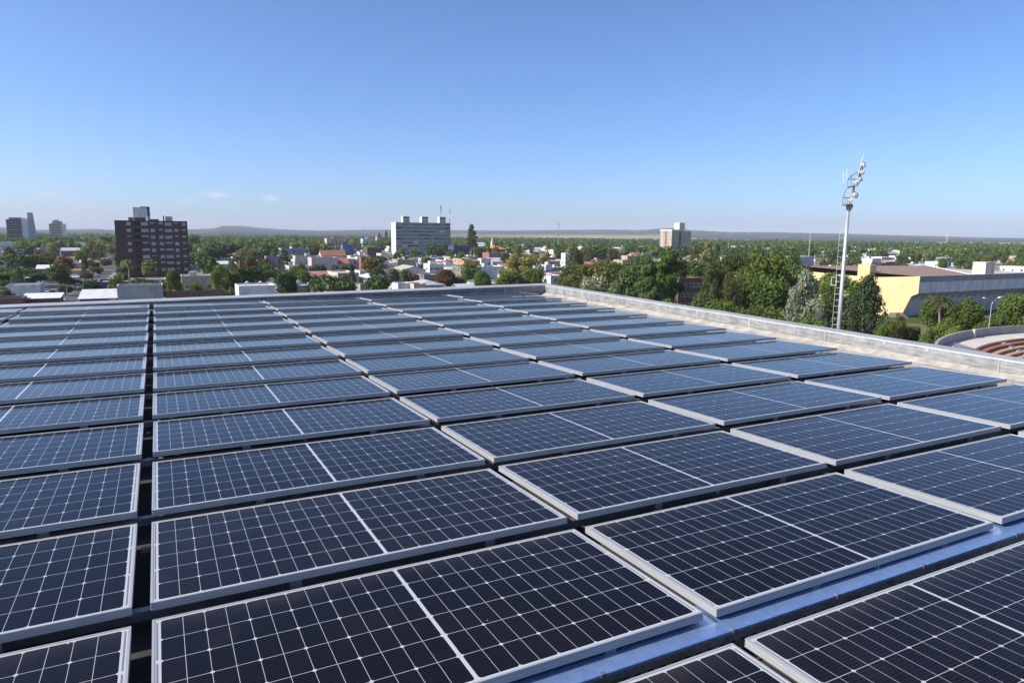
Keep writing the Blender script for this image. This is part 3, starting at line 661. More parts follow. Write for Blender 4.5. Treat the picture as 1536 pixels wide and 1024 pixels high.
house('low olive garage with a pale concrete roof edge close behind the far parapet', 538, 560, 426, 236, 'olive', 'cream', nwin=1, depth=8, name='garage', cat='garage')
house('olive flat building with a dark arched opening right of the olive garage', 553, 577, 422.5, 243, 'olive', 'cream', nwin=1, depth=9)
house('white sheet roofed market hall left of the blue walled house', 543, 590, 412.5, 290, 'white', 'white', 'gabley', 3, 16, name='hall', cat='building')
house('dark teal windowless store right of the white market hall', 574, 592, 413, 272, 'darkblue', 'dark', nwin=0, depth=8, name='store', cat='building')
house('deep blue walled house with a small light window', 592, 619, 412.5, 300, 'blue', 'dark', nwin=2, depth=8)
house('dark red walled house between the blue and the stone house', 619, 633, 412.5, 302, 'maroon', 'dark', nwin=1, depth=8)
house('dark stone house with an arched window left of the orange tree', 633, 657, 412, 298, 'stone', 'cream', nwin=1, depth=8)
house('white gabled house with two dark openings behind the blue walled house', 599, 641, 399, 338, 'white', 'cream', 'gabley', 2, 17)
house('tall white house with four dark windows right of the white gabled house', 641, 667, 395.5, 345, 'white', 'white', nwin=4, depth=9, tank=True)
house('small white yard building with pipes in front of the blue walled house', 594, 618, 424.5, 232, 'white', 'cream', nwin=1, depth=6)
house('small house with red chimney like roof room and cream walls', 618, 640, 425.5, 230, 'cream', 'terracotta', nwin=1, depth=6)
house('small red and grey roofed house right of the orange tree', 684, 716, 426.5, 236, 'brick', 'silver', 'gable', 1, 7)
house('bright orange brick house with an orange awning', 692, 722, 391, 395, 'orange', 'teal', nwin=3, depth=11)
house('white house with a dark garage right of the orange brick house', 719, 738, 387.5, 405, 'white', 'white', nwin=2)
house('grey sheet metal hall with a rounded white edge', 735, 760, 387, 430, 'silver' if 'w_silver' in M else 'grey', 'silver', 'gable', 2, 14, name='hall', cat='building')
house('row house with red brick wall and pale roof in front of the orange roof', 728, 764, 379, 500, 'brick', 'silver', nwin=4)
house('large hall with a vivid orange hipped roof', 729, 763, 368, 690, 'brick', 'orange', 'hip', 3, 20, name='hall', cat='building')
house('white gabled hall beside the tall layered conifer', 709, 732, 363.5, 735, 'white', 'silver', 'gable', 2, 18, name='hall', cat='building')
house('dark glass pavilion with pale posts right of the grey slab block', 676, 707, 368.5, 590, 'darkblue', 'dark', nwin=6, depth=12, name='pavilion', cat='building')
house('pale blue house in the far rows left of the grey slab block', 542, 560, 358, 900, 'lightblue', 'white', nwin=3)
house('red brick house left of the pale blue house', 528, 537, 359.5, 860, 'brick', 'terracotta', nwin=2)
house('red walled house beside the brown leaved tree', 540, 553, 385.5, 400, 'brick', 'red', nwin=2)
house('cream flat house below the left end of the grey slab block', 569, 590, 380, 480, 'cream', 'white', nwin=2, depth=11)
house('long dark flat store left of the grey slab block', 548, 573, 371, 560, 'darkbrown', 'white', nwin=0, name='store', cat='building')
house('deep blue fronted shop in the middle rows', 512, 532, 367, 600, 'blue', 'grey', nwin=2, name='shop', cat='building')
house('rough pink and grey terrace with red door in the far rows', 487, 520, 357.5, 880, 'pink', 'grey', nwin=5, depth=14)
house('white house with a dark open carport right of the feathery tree', 822, 846, 413, 265, 'white', 'white', nwin=1, depth=8)
house('white two storey house with an external stair right of the feathery tree', 816, 830, 397, 330, 'white', 'white', nwin=2, tank=True)
house('white house below the cone shaped dark tree', 846, 857, 379.5, 430, 'white', 'silver', nwin=2)
house('cream house with an orange hipped roof in the trees left of the grey tower', 944, 972, 378.5, 560, 'white', 'terracotta', 'hip', 3, 10)
house('white flat annexe right of the orange hipped roof', 966, 980, 379, 575, 'white', 'white', nwin=1)
house('long low pavilion with a pinkish roof edge behind the pine', 1006, 1062, 416.5, 205, 'darkbrown', 'brown', nwin=5, depth=10, name='pavilion', cat='building')
house('grey metal shed among trees in front of the mast', 1190, 1226, 384.5, 520, 'grey', 'silver', nwin=0, depth=14, name='shed', cat='shed')
house('white flat school among trees right of the grey tower', 1098, 1126, 369, 780, 'white', 'white', nwin=5, name='school', cat='building')
house('white block with a bright left end among trees right of the grey tower', 1080, 1094, 384, 520, 'white', 'white', nwin=1)
house('pink house in the far plain right of the grey tower', 1150, 1166, 366, 960, 'pink', 'white', nwin=2)

# ---- the dark brick tower block
def brick_block():
    t = 316; p0, p1 = P3(171.5, 331.5, t), P3(280.5, 331.5, t); w = (p1 - p0).length * .905; h = p0.z; d = 15.0
    root = empty('apartment_block', (p0.x, p0.y - 1, 0), 'dark brown brick tower block with rows of pale shuttered windows', 'building'); OCC.append((p0.x + w / 2, p0.y + 7, 24))
    b = MB(); u = w / 109.0                                  # one photograph pixel on the front
    xl, xr = 28 * u, 39 * u                                  # recessed balcony bay
    b.box(0, xl, 0, d, -.3, h, bottom=False); b.box(xl, xr, 1.6, d, -.3, h, bottom=False); b.box(xr, w, 0, d, -.3, h, bottom=False)
    b.box(-.1, w + .1, -.1, .3, h + .002, h + .35); b.box(-.1, .3, .3, d, h + .002, h + .35); b.box(w - .3, w + .1, .3, d, h + .002, h + .35)
    b.build('wall', M['dark_brick'], root)
    MB().box(.3, w - .3, .3, d, h + .001, h + .12).build('roof', M['r_cream'], root)
    fh = h / 8.72
    for f in range(8):
        z = h - .35 - 1.5 - f * fh
        sl = MB().box(xl + .05, xr - .05, .25, 1.6, z - 1.1, z - .95); sl.box(xl + .05, xr - .05, .25, .33, z - .95, z - .1)
        sl.build('balcony', M['w_darkbrown'], root)
        for cx, ww in ((20, 6), (43.5, 11), (55.5, 6.5), (68, 6.5), (79.5, 11), (91.5, 6), (103, 6)):
            if cx == 20 and f > 4: continue
            o = obj('window', BWIN[ww > 8], root, (cx * u, 0, z)); o.scale = (ww * u, 1, 1.45)
            q = R.random(); s = obj('shutter', BSH, o); s.scale = (1, 1, 1.0 if q < .5 else R.uniform(.25, .8)); s.location = (0, 0, 1 - s.scale.z)
    pb = MB(); pb.box(28 * u, 48 * u, 3, 9, h + 2.0, h + 6.4)
    for a, c in ((28.4, 3.2), (47, 3.2), (28.4, 8.6), (47, 8.6)): pb.box(a * u, (a + .6) * u, c, c + .25, h + .121, h + 1.999)
    pb.build('water_tank', M['w_white'], root)
    MB().box(20 * u, 46 * u, 6, 11, h + .121, h + 1.9).build('machine_room', M['w_darkbrown'], root)
    gb = MB(); gb.box(38 * u, 53 * u, 9.2, 9.6, h + 5.9, h + 7.0); gb.box(48.4 * u, 53 * u, 9.2, 9.6, h + 2.6, h + 5.899)
    gb.build('sign_frame', mat('sign_green', (0.02, 0.14, 0.075), 0.6), root)
    MB().box(48.4 * u, 53 * u, 9.25, 9.55, h + .121, h + 2.599).build('sign_post', M['w_white'], root)
    MB().box(76 * u, 87 * u, 4, 8, h + .121, h + 2.5).build('stair_head', M['w_beige'], root)
    MB().tube([(73.5 * u, 4, h), (73.5 * u, 4, h + 2.7)], .3, 8).build('chimney', M['w_darkbrown'], root)
    MB().box(53.1 * u, 66 * u, 5, 5.1, h + .121, h + 1.2).build('railing', M['w_stone'], root)
BSH = MB().box(-.5, .5, -.09, -.05, 0, 1).mesh('shutter', M['shutter'])
def bw(n):
    b = MB(); b.box(-.5, .5, -.05, .05, 0, 1)
    return b
BWIN = [bw(2).mesh('window', M['glass']), bw(4).mesh('window', M['glass'])]
brick_block()

# ---- the grey slab block
def slab_block():
    t = 632; pe, p1 = P3(593.2, 333.5, t), P3(677, 334, t); w = max((p1.x - pe.x) * 1.19, 44.0); u = w / 84; h = pe.z; d = 13.0
    root = empty('slab_block', (pe.x, pe.y, 0), 'long grey concrete slab block with three roof towers and a white end wall', 'building'); OCC.append((pe.x + w / 2, pe.y + 8, 34))
    MB().box(.35, w, 0, d, -.3, h, bottom=False).build('wall', M['slab_panel'], root)
    MB().box(0, .349, -.1, d + .1, -.3, h + .15, bottom=False).build('end_wall', M['slab_end'], root)
    MB().box(.35, w, .3, d, h + .001, h + .1).build('roof', M['r_grey'], root)
    fh = h / 9.6; rr = random.Random(4); nb = 10
    for k in (2.3, 13): MB().box(.35 + k * w / 17, .6 + k * w / 17, -.32, -.001, 0, h - .2).build('fin', M['gym_fascia'], root)

    for f in range(9):
        z = h - .75 - f * fh - 1.35
        MB().box(.4, w - .05, -.28, -.002, z - .62, z - .40).build('ledge', M['gym_fascia'], root)
        for k in range(nb):
            ww = (w - .8) / nb; o = obj('window', BWIN[0], root, (.5 + ww * (k + .5), 0, z)); o.scale = (ww * .96, 1.2, 1.35)
            q = rr.random(); s = obj('shutter', BSH2[0 if q < .80 else (1 if q < .93 else 2)], o); s.scale = (1, 1, rr.choice((1, .9, .6, .4))); s.location = (0, 0, 1 - s.scale.z)
    for k in (13, 41.5, 69):
        tw = MB(); tw.box(k * u, (k + 9.5) * u, 3, 8, h + .101, h + 5.6); tw.build('stair_tower', M['w_grey'], root)
        MB().box((k + .9) * u, (k + 9) * u, 2.93, 2.999, h + 3.9, h + 5.1).build('louvre', M['w_darkblue'], root)
        MB().box(k * u - .3, k * u - .001, 2.9, 8.1, h + .101, h + 5.7).build('fin', M['slab_end'], root)
        MB().box(k * u, (k + 9.6) * u, 2.8, 2.929, h + 3.2, h + 3.6).build('ledge', M['slab_end'], root)
    a = MB(); cx = 72 * u; z0 = h + 5.6
    for s in (-.5, .5): a.tube([(cx + s, 5, z0), (cx + s * .3, 5, z0 + 11)], .10, 5); a.tube([(cx, 5 + s, z0), (cx, 5 + s * .3, z0 + 11)], .10, 5)
    for k in range(9): z = z0 + k * 1.2; q = .5 - k * .02; a.tube([(cx - q, 5, z), (cx, 5 - q, z + .6), (cx + q, 5, z + 1.2)], .06, 4)
    a.tube([(cx, 5, z0 + 11), (cx, 5, z0 + 14)], .05, 4)
    for z, s in ((5, .9), (6.6, -.9), (8, .7), (9.2, -.6)): a.box(cx + s - .18, cx + s + .18, 4.8, 5.2, z0 + z, z0 + z + 1.5); a.tube([(cx, 5, z0 + z + .7), (cx + s, 5, z0 + z + .7)], .05, 4)
    a.build('antenna', M['galv'], root)
BSH2 = [MB().box(-.5, .5, -.09, -.05, 0, 1).mesh('shutter', mat('pane_' + n, c, 0.35, var=0.15, obj_var=0.25)) for n, c in (('grey', (.24, .255, .26)), ('dark', (.03, .035, .045)), ('white', (.62, .62, .6)))]
slab_block()

# ---- other towers
def red_tower():
    t = 600; p0, p1, p2 = P3(985.5, 346, t), P3(1008, 346.5, t), P3(1035, 347, t); h = p0.z
    x0, y0 = p1.x, p1.y; w1 = 8.0; d = 15.5
    root = empty('tower_block', (x0, y0, 0), 'cream tower block with a red brick stripe and a taller stair tower, rising from trees', 'building'); OCC.append((x0 + 10, y0 + 8, 22))
    b = MB(); b.box(0, w1, 0, d, -.3, h, bottom=False); b.box(w1 + 3.2, w1 + 14, .5, d, -.3, h - .4, bottom=False); b.box(w1 + .001, w1 + 3.199, 3.5, d, -.3, h, bottom=False)
    b.build('wall', M['w_beige'], root)
    MB().box(-.25, w1, -.2, d + .2, h + .001, h + 1.1).build('coping', M['w_white'], root)
    MB().box(w1 + 3.2, w1 + 14, .5, d, h - .399, h - .2).build('roof', M['r_grey'], root)
    MB().box(-.30, -.001, d * .40, d * .56, 0, h - .01).build('brick_stripe', M['w_brick'], root)
    MB().box(w1 + 1.0, w1 + 7.0, 1, 8, h + .001, h + 7.0).build('stair_tower', M['w_cream'], root)
    for f in range(8):
        z = h - 2.6 - f * 2.9
        for yy in (.30, .68): o = win(root, 0, d * yy, z, -math.pi / 2, False, 1.5, .9); obj('shutter', BSH, o).scale = (1.1, 1, .8)
        if f % 2 == 0:
            win(root, w1 + 8, .5, z, 0, False, .6, .7); win(root, w1 + 11, .5, z, 0, False, .6, .7)
red_tower()
def clock_tower():
    t = 900; p0, p1, p2 = P3(8.5, 329, t), P3(27, 329, t), P3(36, 318.5, t); h = p0.z; w = (p1 - p0).length * 1.0
    root = empty('office_tower', (p0.x, p0.y, 0), 'dark and white office tower with an attached tapering grey clock tower at the left edge', 'building'); OCC.append((p0.x + 12, p0.y + 8, 28))
    MB().box(0, w, 0, 13, -.3, h, bottom=False).build('wall', M['dark_brick'], root)
    MB().box(w * .2, w, 1, 12, h + .001, h + 2.6).build('roof_house', M['w_stone'], root)
    MB().box(w + .001, w + 8, 1, 13, -.3, h + 1.8, bottom=False).build('side_wall', M['slab_end'], root)
    for f in range(10):
        z = h - 3.2 - f * 3.2; MB().box(.5, w - .4, -.7, -.001, z - .5, z + .3).build('balcony', M['w_grey' if f % 2 else 'w_stone'], root)
        win(root, w * .3, 0, z + .5, 0, False, 1.6, 1.2); win(root, w * .7, 0, z + .5, 0, False, 1.6, 1.2)
    z1 = p2.z; tw = MB(); x0, x1 = w + 7.0, w + 14.5
    tw.v = [(x0, -1, 0), (x1 + 1.5, -1, 0), (x1 + 1.5, 8, 0), (x0, 8, 0), (x0 + .6, 0, z1), (x1 - 1.6, 0, z1), (x1 - 1.6, 6, z1), (x0 + .6, 6, z1)]
    tw.f = [(4, 5, 6, 7), (0, 1, 5, 4), (1, 2, 6, 5), (2, 3, 7, 6), (3, 0, 4, 7)]; tw.m = [0] * 5
    ct = tw.build('clock_tower', M['slab_panel'], root)
    cf = MB(); cx = (x0 + x1 - 1) / 2; cf.prism([(cx + 1.4 * math.cos(a), z1 - 4.5 + 1.4 * math.sin(a)) for a in [i * math.pi / 8 for i in range(16)]], -.35, -.001, 'y'); cf.build('clock_face', M['w_white'], ct)
    MB().tube([(cx, 3, z1), (cx, 3, z1 + 5)], .12, 5).build('antenna', M['galv'], ct)
clock_tower()
def banded_tower():
    t = 1100; p0, p1, p2 = P3(73, 335.5, t), P3(88.5, 335.5, t), P3(95, 335.5, t); h = p0.z; w = (p1 - p0).length; w2 = w + 5.5
    root = empty('apartment_tower', (p0.x, p0.y, 0), 'small distant apartment tower with reddish bands and a stepped roof house', 'building'); OCC.append((p0.x + 10, p0.y + 8, 22))
    MB().box(0, w, 0, 14, -.3, h, bottom=False).build('wall', M['w_beige'], root); MB().box(w + .001, w2, 1, 14, -.3, h, bottom=False).build('side_wall', M['slab_end'], root)
    for f in range(7): MB().box(.8, w, -.5, -.001, h - 2 - f * 4.4, h - .6 - f * 4.4 + .8 - 1).build('brick_band', M['w_brick'], root)
    MB().box(w * .25, w2 * .8, 3, 10, h + .001, h + 4).build('roof_house', M['w_grey'], root); MB().box(w * .4, w * .8, 4, 9, h + 4.001, h + 6.2).build('stair_head', M['w_grey'], root)
banded_tower()
def church():
    t = 700; p = P3(738.5, 353.5, t); root = empty('church_spire', (p.x, p.y, 0), 'thin white church spire behind the vivid orange roof', 'church')
    MB().box(-1.3, 1.3, -1.3, 1.3, 0, p.z * .55).build('tower', M['w_white'], root)
    s = MB(); z = p.z * .55 + .001; s.v = [(-1.4, -1.4, z), (1.4, -1.4, z), (1.4, 1.4, z), (-1.4, 1.4, z), (0, 0, p.z)]; s.f = [(0, 1, 4), (1, 2, 4), (2, 3, 4), (3, 0, 4)]; s.m = [0] * 4
    s.build('spire', M['w_white'], root); OCC.append((p.x, p.y, 5))
    t = 1150; p = P3(571, 351, t); root = empty('old_church', (p.x, p.y, 0), 'rough brown church with two short towers in the far rows left of the slab block', 'church')
    MB().box(-5, 9, 0, 14, 0, p.z * .75).build('nave', M['w_beige'], root)
    for x, k in ((-6, .95), (6, 1.15)):
        s = MB(); s.box(x, x + 5, -2, 3, 0, p.z * k); z = p.z * k; i = len(s.v); s.v += [(x, -2, z), (x + 5, -2, z), (x + 5, 3, z), (x, 3, z), (x + 2.5, .5, z + 5)]; s.f += [(i, i + 1, i + 4), (i + 1, i + 2, i + 4), (i + 2, i + 3, i + 4), (i + 3, i, i + 4)]; s.m += [0] * 4
        s.build('tower', M['w_stone'], root)
church()

# ---- yellow sports hall on the right
def gym():
    P = P3(1380, 414.5, 187); h = P.z; x0, y0 = P.x, P.y
    root = empty('sports_hall', (x0, y0, 0), 'sports hall with a bright yellow end wall, brown roof and long grey ribbed side', 'building'); OCC.append((x0 + 26, y0 + 18, 40))
    lw = 40.0; e = 66.0; n1, n2, n3 = 5.2, 1.9, 0.0          # the side leans out to an overhang
    prof = [(n1 - .7, -.3), (lw, -.3), (lw, h - .35), (26, h - .9), (14, h - 1.05), (7, h - .55), (0, h), (0, h * .60), (1.9, h * .52)]
    MB().prism(prof, 0, .5).build('end_wall', M['yellow'], root)
    MB().prism([(2.8, h * .56), (14, h * .56), (14, -.3), (n1, -.3)], .501, e).build('wall', M['gym_concrete'], root)
    b = MB(); b.prism([(.3, h * .60), (2.8, h * .56), (2.8, h * .86), (.12, h * .86)], .501, e); b.build('upper_wall', M['gym_upper'], root)
    b = MB(); b.prism([(0, h * .862), (.9, h * .862), (.9, h), (0, h)], .501, e)
    for k in range(18): b.box(3 + k * 3.6, 3.06 + k * 3.6, -.03, -.002, h * .865, h - .02)
    b.build('fascia', M['gym_fascia'], root)
    for k in range(18):                                      # brackets under the overhang
        q = 3 + k * 3.6; MB().prism([(.35, h * .598), (2.6, h * .558), (3.6, h * .40), (3.2, h * .40)], q, q + .45).build('bracket', M['gym_concrete'], root)
    MB().box(30, 33, .95, 1.05, h * .63, h * .78).build('window', M['glass'], root)
    r = MB(); A = [(.5, .9, h - .05), (25, .9, h - .1), (52, 31, h + .9), (.5, lw, h + 1.0)]
    r.poly(A); r.poly([(.5, lw, h + 1.0), (52, 31, h + .9), (52, 31, h - 3), (.5, lw, h - 3)])
    r.build('roof', M['r_brown'], root)
    MB().tube([(25, .9, h - .02), (52, 31, h + .98)], .22, 5).build('roof_edge', M['w_white'], root)
    MB().poly([(25.4, .9, h - .4), (e, .9, h - .4), (e, 31, h - .4), (52, 31, h - .4)])
    q = MB(); q.poly([(25.4, .9, h - .4), (e, .9, h - .4), (e, 31, h - .4), (52.3, 31, h - .4)]); q.build('flat_roof', M['r_cream'], root)
    MB().box(-.9, 1.9, 14.3, 18.2, -.3, P3(1298, 397, 199).z).build('chimney_tower', M['yellow'], root)
    z = P3(1488, 392.5, 212).z; tk = MB(); tk.box(36.5, 41.2, 3.2, 7.0, h - .399, z); tk.build('water_tank', M['stain'], root)
    q = MB(); q.prism([(2, 0), (7, 0), (6, 1.2), (4, 1.3)], -2.5, -.001); q.build('entrance_ramp', M['w_stone'], root)
MM('gym_upper', (0.70, 0.67, 0.68), 0.85, col2=(0.50, 0.47, 0.49), scale=0.6, detail=8, stretch=(1, 1, 0.3))
MM('stain', (0.70, 0.67, 0.58), 0.8, col2=(0.38, 0.33, 0.24), scale=2.2, detail=6, stretch=(1, 1, 0.12))
gym()

# ---- round open air theatre at the right edge
def theatre():
    lat, t = 86.0, 53.0; rv = Vector((HF.y, -HF.x, 0)); c = Vector((CAM.x, CAM.y, 0)) + HF * t + rv * lat; ZT = 10.0
    root = empty('open_air_theatre', (c.x, c.y, 0), 'round open air theatre with a curved grey rim wall and orange seating steps', 'theatre'); OCC.append((c.x, c.y, 52))
    def ring(b, r0, r1, z0, z1, a0=0, a1=360, n=120, m=0):
        for i in range(n):
            p, q = rad(a0 + (a1 - a0) * i / n), rad(a0 + (a1 - a0) * (i + 1) / n)
            def v(r, a, z): return (r * math.cos(a), r * math.sin(a), z)
            b.quad(v(r0, p, z1), v(r1, p, z1), v(r1, q, z1), v(r0, q, z1), m)
            b.quad(v(r1, p, z0), v(r1, q, z0), v(r1, q, z1), v(r1, p, z1), m)
            b.quad(v(r0, q, z0), v(r0, p, z0), v(r0, p, z1), v(r0, q, z1), m)
            if a1 - a0 < 360:
                for (k, aa) in ((0, p), (n - 1, q)):
                    if i == k: b.quad(v(r0, aa, z0), v(r1, aa, z0), v(r1, aa, z1), v(r0, aa, z1), m)
        return b
    ring(MB(), 44.7, 45.0, -.3, ZT).build('rim_wall', M['conc'], root)
    b = MB()
    for k in range(12): a = k * 30 + 6.2; ring(b, 44.4, 44.699, 0, ZT + .12, a, a + .7, 1)
    b.build('rim_pier', M['pale_conc'], root)
    ring(MB(), 41.5, 44.699, ZT - 2.0, ZT - 1.05).build('walkway', M['pale_conc'], root)
    ring(MB(), 41.3, 41.499, ZT - 2.9, ZT - 1.15).build('back_wall', M['seat_red'], root)
    r = 41.3; z = ZT - 1.42
    for k in range(18):
        st = MB(); ring(st, r - .74, r - .001, -.3, z - .002)
        s = st.build('seating_step', M['seat_red'] if k == 0 else M['seat_orange'], root)
        ring(MB(), r - .80, r - .001, z + .0, z + .05).build('step_tread', M['seat_red' if k == 0 else 'tread'], s); r -= .82; z -= .36
    ring(MB(), .01, r, -.3, .1).build('stage_floor', M['pale_conc'], root)
    for a0 in range(10, 360, 28):                            # stairs
        b = MB(); r = 41.3; z = ZT - 1.42
        for k in range(18):
            ring(b, r - .41, r - .01, z - .1, z + .17, a0 + 1.4, a0 + 2.9, 2); ring(b, r - .82, r - .411, z - .1, z + .065, a0 + 1.4, a0 + 2.9, 2, 1); r -= .82; z -= .36
        b.build('stair', [M['conc'], M['r_grey']], root)
    ang = math.degrees(math.atan2(*(lambda v: (v.y, v.x))(P3(1438, 506, 78) - c)))
    b = MB()                                                 # pale wing wall of the walkway stair
    for i in range(5):
        a, a2 = rad(ang - i * 1.1), rad(ang - (i + 1) * 1.1); ra, ra2 = 43.0 - i * .45, 43.0 - (i + 1) * .45; za, za2 = ZT + .1 - i * .24, ZT + .1 - (i + 1) * .24
        p = [(ra * math.cos(a), ra * math.sin(a)), (ra2 * math.cos(a2), ra2 * math.sin(a2)), ((ra2 + .2) * math.cos(a2), (ra2 + .2) * math.sin(a2)), ((ra + .2) * math.cos(a), (ra + .2) * math.sin(a))]
        zb = ZT - 2.0
        b.quad((*p[0], zb), (*p[1], zb), (*p[1], za2), (*p[0], za)); b.quad((*p[3], zb), (*p[2], zb), (*p[2], za2), (*p[3], za)); b.quad((*p[0], za), (*p[1], za2), (*p[2], za2), (*p[3], za))
    b.build('wing_wall', M['slab_end'], root)
theatre()

# ---- floodlight mast and other masts
def mast():
    t = 97.0; B0 = P3(1262.3, 480, t); T0 = P3(1273.0, 309, t); bx, by = T0.x, T0.y
    HF = Vector((T0.x - CAM.x, T0.y - CAM.y, 0)).normalized(); rv = Vector((HF.y, -HF.x, 0)); px = t / F * 0.93; pz = t / F * 1.0                # metres per photograph pixel
    root = empty('floodlight_mast', (bx, by, 0), 'tall grey floodlight mast with two railed platforms and a tilted rack of lamps', 'mast'); OCC.append((bx, by, 4))
    zt = T0.z
    def q(dx, py, dep=0.0):                                  # dx photo pixels right of the pole axis, at the height of image row py
        z = zt + (309 - py) * pz; v = rv * (dx * px) + HF * dep; return Vector((v.x, v.y, z))
    MB().tube([(0, 0, 0), (0, 0, zt)], [.31, .22], 16).build('pole', M['galv'], root, smooth=True)
    def D(px_, py, dep=0.0): return q(px_ - 1273 - (309 - py) * .058, py, dep)
    MB().tube([D(1274.6, 309), D(1280.5, 280)], [.2, .15], 10).build('upper_pole', M['galv'], root)
    cl = MB(); cl.tube([D(1273.2, 316), D(1274.3, 309), D(1274.6, 306)], [.27, .48, .3], 10); cl.build('collar', M['rail'], root)
    for (pts, rails) in (([(1264, 307.2), (1277.5, 305)], (((1264, 307), (1264.3, 297), (1270, 283)), ((1267.4, 306), (1267.8, 294)), ((1265, 297.2), (1275, 297)), ((1271, 305.5), (1271.6, 297)))),
                         ([(1271, 281.4), (1285.8, 278)], (((1271, 281), (1271, 271), (1276.3, 265.4), (1284.5, 260.8)), ((1275.6, 280), (1275.8, 266)), ((1271.6, 271), (1283, 270.6)), ((1279.5, 279), (1280, 270.6))))):
        a, c = D(*pts[0], -.75), D(*pts[1], -.75); d2 = HF * 1.5; dn = Vector((0, 0, -.16)); pf = MB()
        v = [a, c, c + d2, a + d2]; pf.quad(*v); pf.quad(*[p + dn for p in reversed(v)])
        for k in range(4): pf.quad(v[k], v[k] + dn, v[(k + 1) % 4] + dn, v[(k + 1) % 4])
        p = pf.build('platform', M['rail'], root); rl = MB()
        for dep in (-.75, .75):
            for line in rails: rl.tube([D(*k, dep) for k in line], .034, 5)
        for line in rails[:1]:
            for k in line[1:]: rl.tube([D(*k, -.75), D(*k, .75)], .03, 5)
        rl.build('railing', M['rail'], p)
    rk = MB()
    for dep in (-.8, -.25, .25, .8):
        rk.tube([D(1276, 306, dep), D(1281.5, 290, dep), D(1284, 272, dep), D(1290.3, 243, dep)], .06, 6)
    for y in (302, 296, 288, 276, 270, 264, 258, 252, 246): x = 1276 + (306 - y) * .235; rk.tube([D(x, y, -1.0), D(x, y, 1.0)], .05, 5); rk.tube([D(x - 1.2, y + 3, -.5), D(x + 1.4, y - 1, .5)], .05, 5)
    for k, dep in ((0, -.4), (1.6, .3), (2.6, -.1)): rk.tube([D(1289 + k * .6, 246, dep), D(1290.8 + k, 236.5 - k, dep)], .03, 4)
    rk.build('lamp_rack', M['galv'], root)
    for k, (x, y, r_, dep, mt) in enumerate(((1275.2, 301, .22, -.5, 'lamp_shell'), (1282.8, 293.6, .36, -.4, 'lamp_shell'), (1283.4, 294.4, .30, .6, 'galv'), (1285.6, 274.5, .34, -.5, 'lamp_shell'), (1282.6, 275.5, .26, .4, 'lamp_shell'), (1289.6, 271.4, .24, .2, 'white_metal'),
                                             (1291.6, 261.6, .27, -.3, 'white_metal'), (1288.4, 260.4, .22, .5, 'galv'), (1292.6, 251.2, .36, -.4, 'white_metal'), (1290.2, 254.6, .26, .4, 'rust'), (1287.6, 266, .22, -.5, 'rust'))):
        c0 = D(x, y, dep); ax = (rv * .85 + Vector((0, 0, .12 if k in (5, 8) else -.30)) - HF * .3).normalized()
        m = MB(); m.tube([c0 - ax * .36, c0 - ax * .18, c0 + ax * .16], [r_ * .45, r_ * .85, r_], 12); lp = m.build('floodlight', M[mt], root)
        g = MB(); g.tube([c0 + ax * .161, c0 + ax * .18], [r_ * .88, r_ * .88], 12); g.build('lamp_glass', M['lamp_glass'], lp)
        m2 = MB(); m2.tube([D(1276 + (306 - y) * .235, y + 1, dep), c0 - ax * .3], .045, 5); m2.build('lamp_arm', M['galv'], lp)
    for x, y0, y1 in ((1264.6, 276, 259), (1269.6, 272, 256)): MB().tube([D(x, y0), D(x, y1)], .045, 5).build('whip_antenna', M['white_metal'], root)
    MB().tube([D(1279.5, 278, .3), D(1278.5, 212, .3)], .016, 4).build('lightning_rod', M['galv'], root)
    sb = MB(); sb.tube([q(-7, 296, -.2), q(-2.5, 283, -.2)], .03, 4); sb.tube([q(-2, 309, .5), q(-2.6, 440, .5)], .05, 5); sb.build('cable_pipe', M['galv'], root)
    # slim ladder mast beside it
    t2 = 95.0; B = P3(1258, 430, t2); r2 = empty('ladder_mast', (B.x, B.y, 0), 'slim pale lattice ladder mast standing just left of the floodlight mast', 'mast')
    lad = MB(); z1 = P3(1262, 341, t2).z; g = .42
    for s in (-g, g):
        for e in (-.25, .25): v = rv * s + HF * e; lad.tube([(v.x, v.y, 0), (v.x, v.y, z1)], .018, 5)
    lad.build('lattice', M['white_metal'], r2)
    lad = MB(); z = .6
    while z < z1:
        for e in (-.25, .25): v = HF * e; lad.tube([v - rv * g + Vector((0, 0, z)), v + rv * g + Vector((0, 0, z))], .013, 4)
        lad.tube([HF * -.25 - rv * g + Vector((0, 0, z)), HF * .25 - rv * g + Vector((0, 0, z))], .013, 4); z += .85
    lad.build('rungs' if False else 'rung_set', M['white_metal'], r2)
    z = P3(1256, 428, t2).z; bk = MB(); v = rv * -.95
    for e in (-.4, .4):
        w = v + HF * e; pts = [w + Vector((0, 0, z)), w + rv * .62 + Vector((0, 0, z)), w + rv * .62 + Vector((0, 0, z + 1.1)), w + Vector((0, 0, z + 1.1)), w + Vector((0, 0, z))]; bk.tube(pts, .03, 4)
    bk.build('cage', M['white_metal'], r2)
mast()
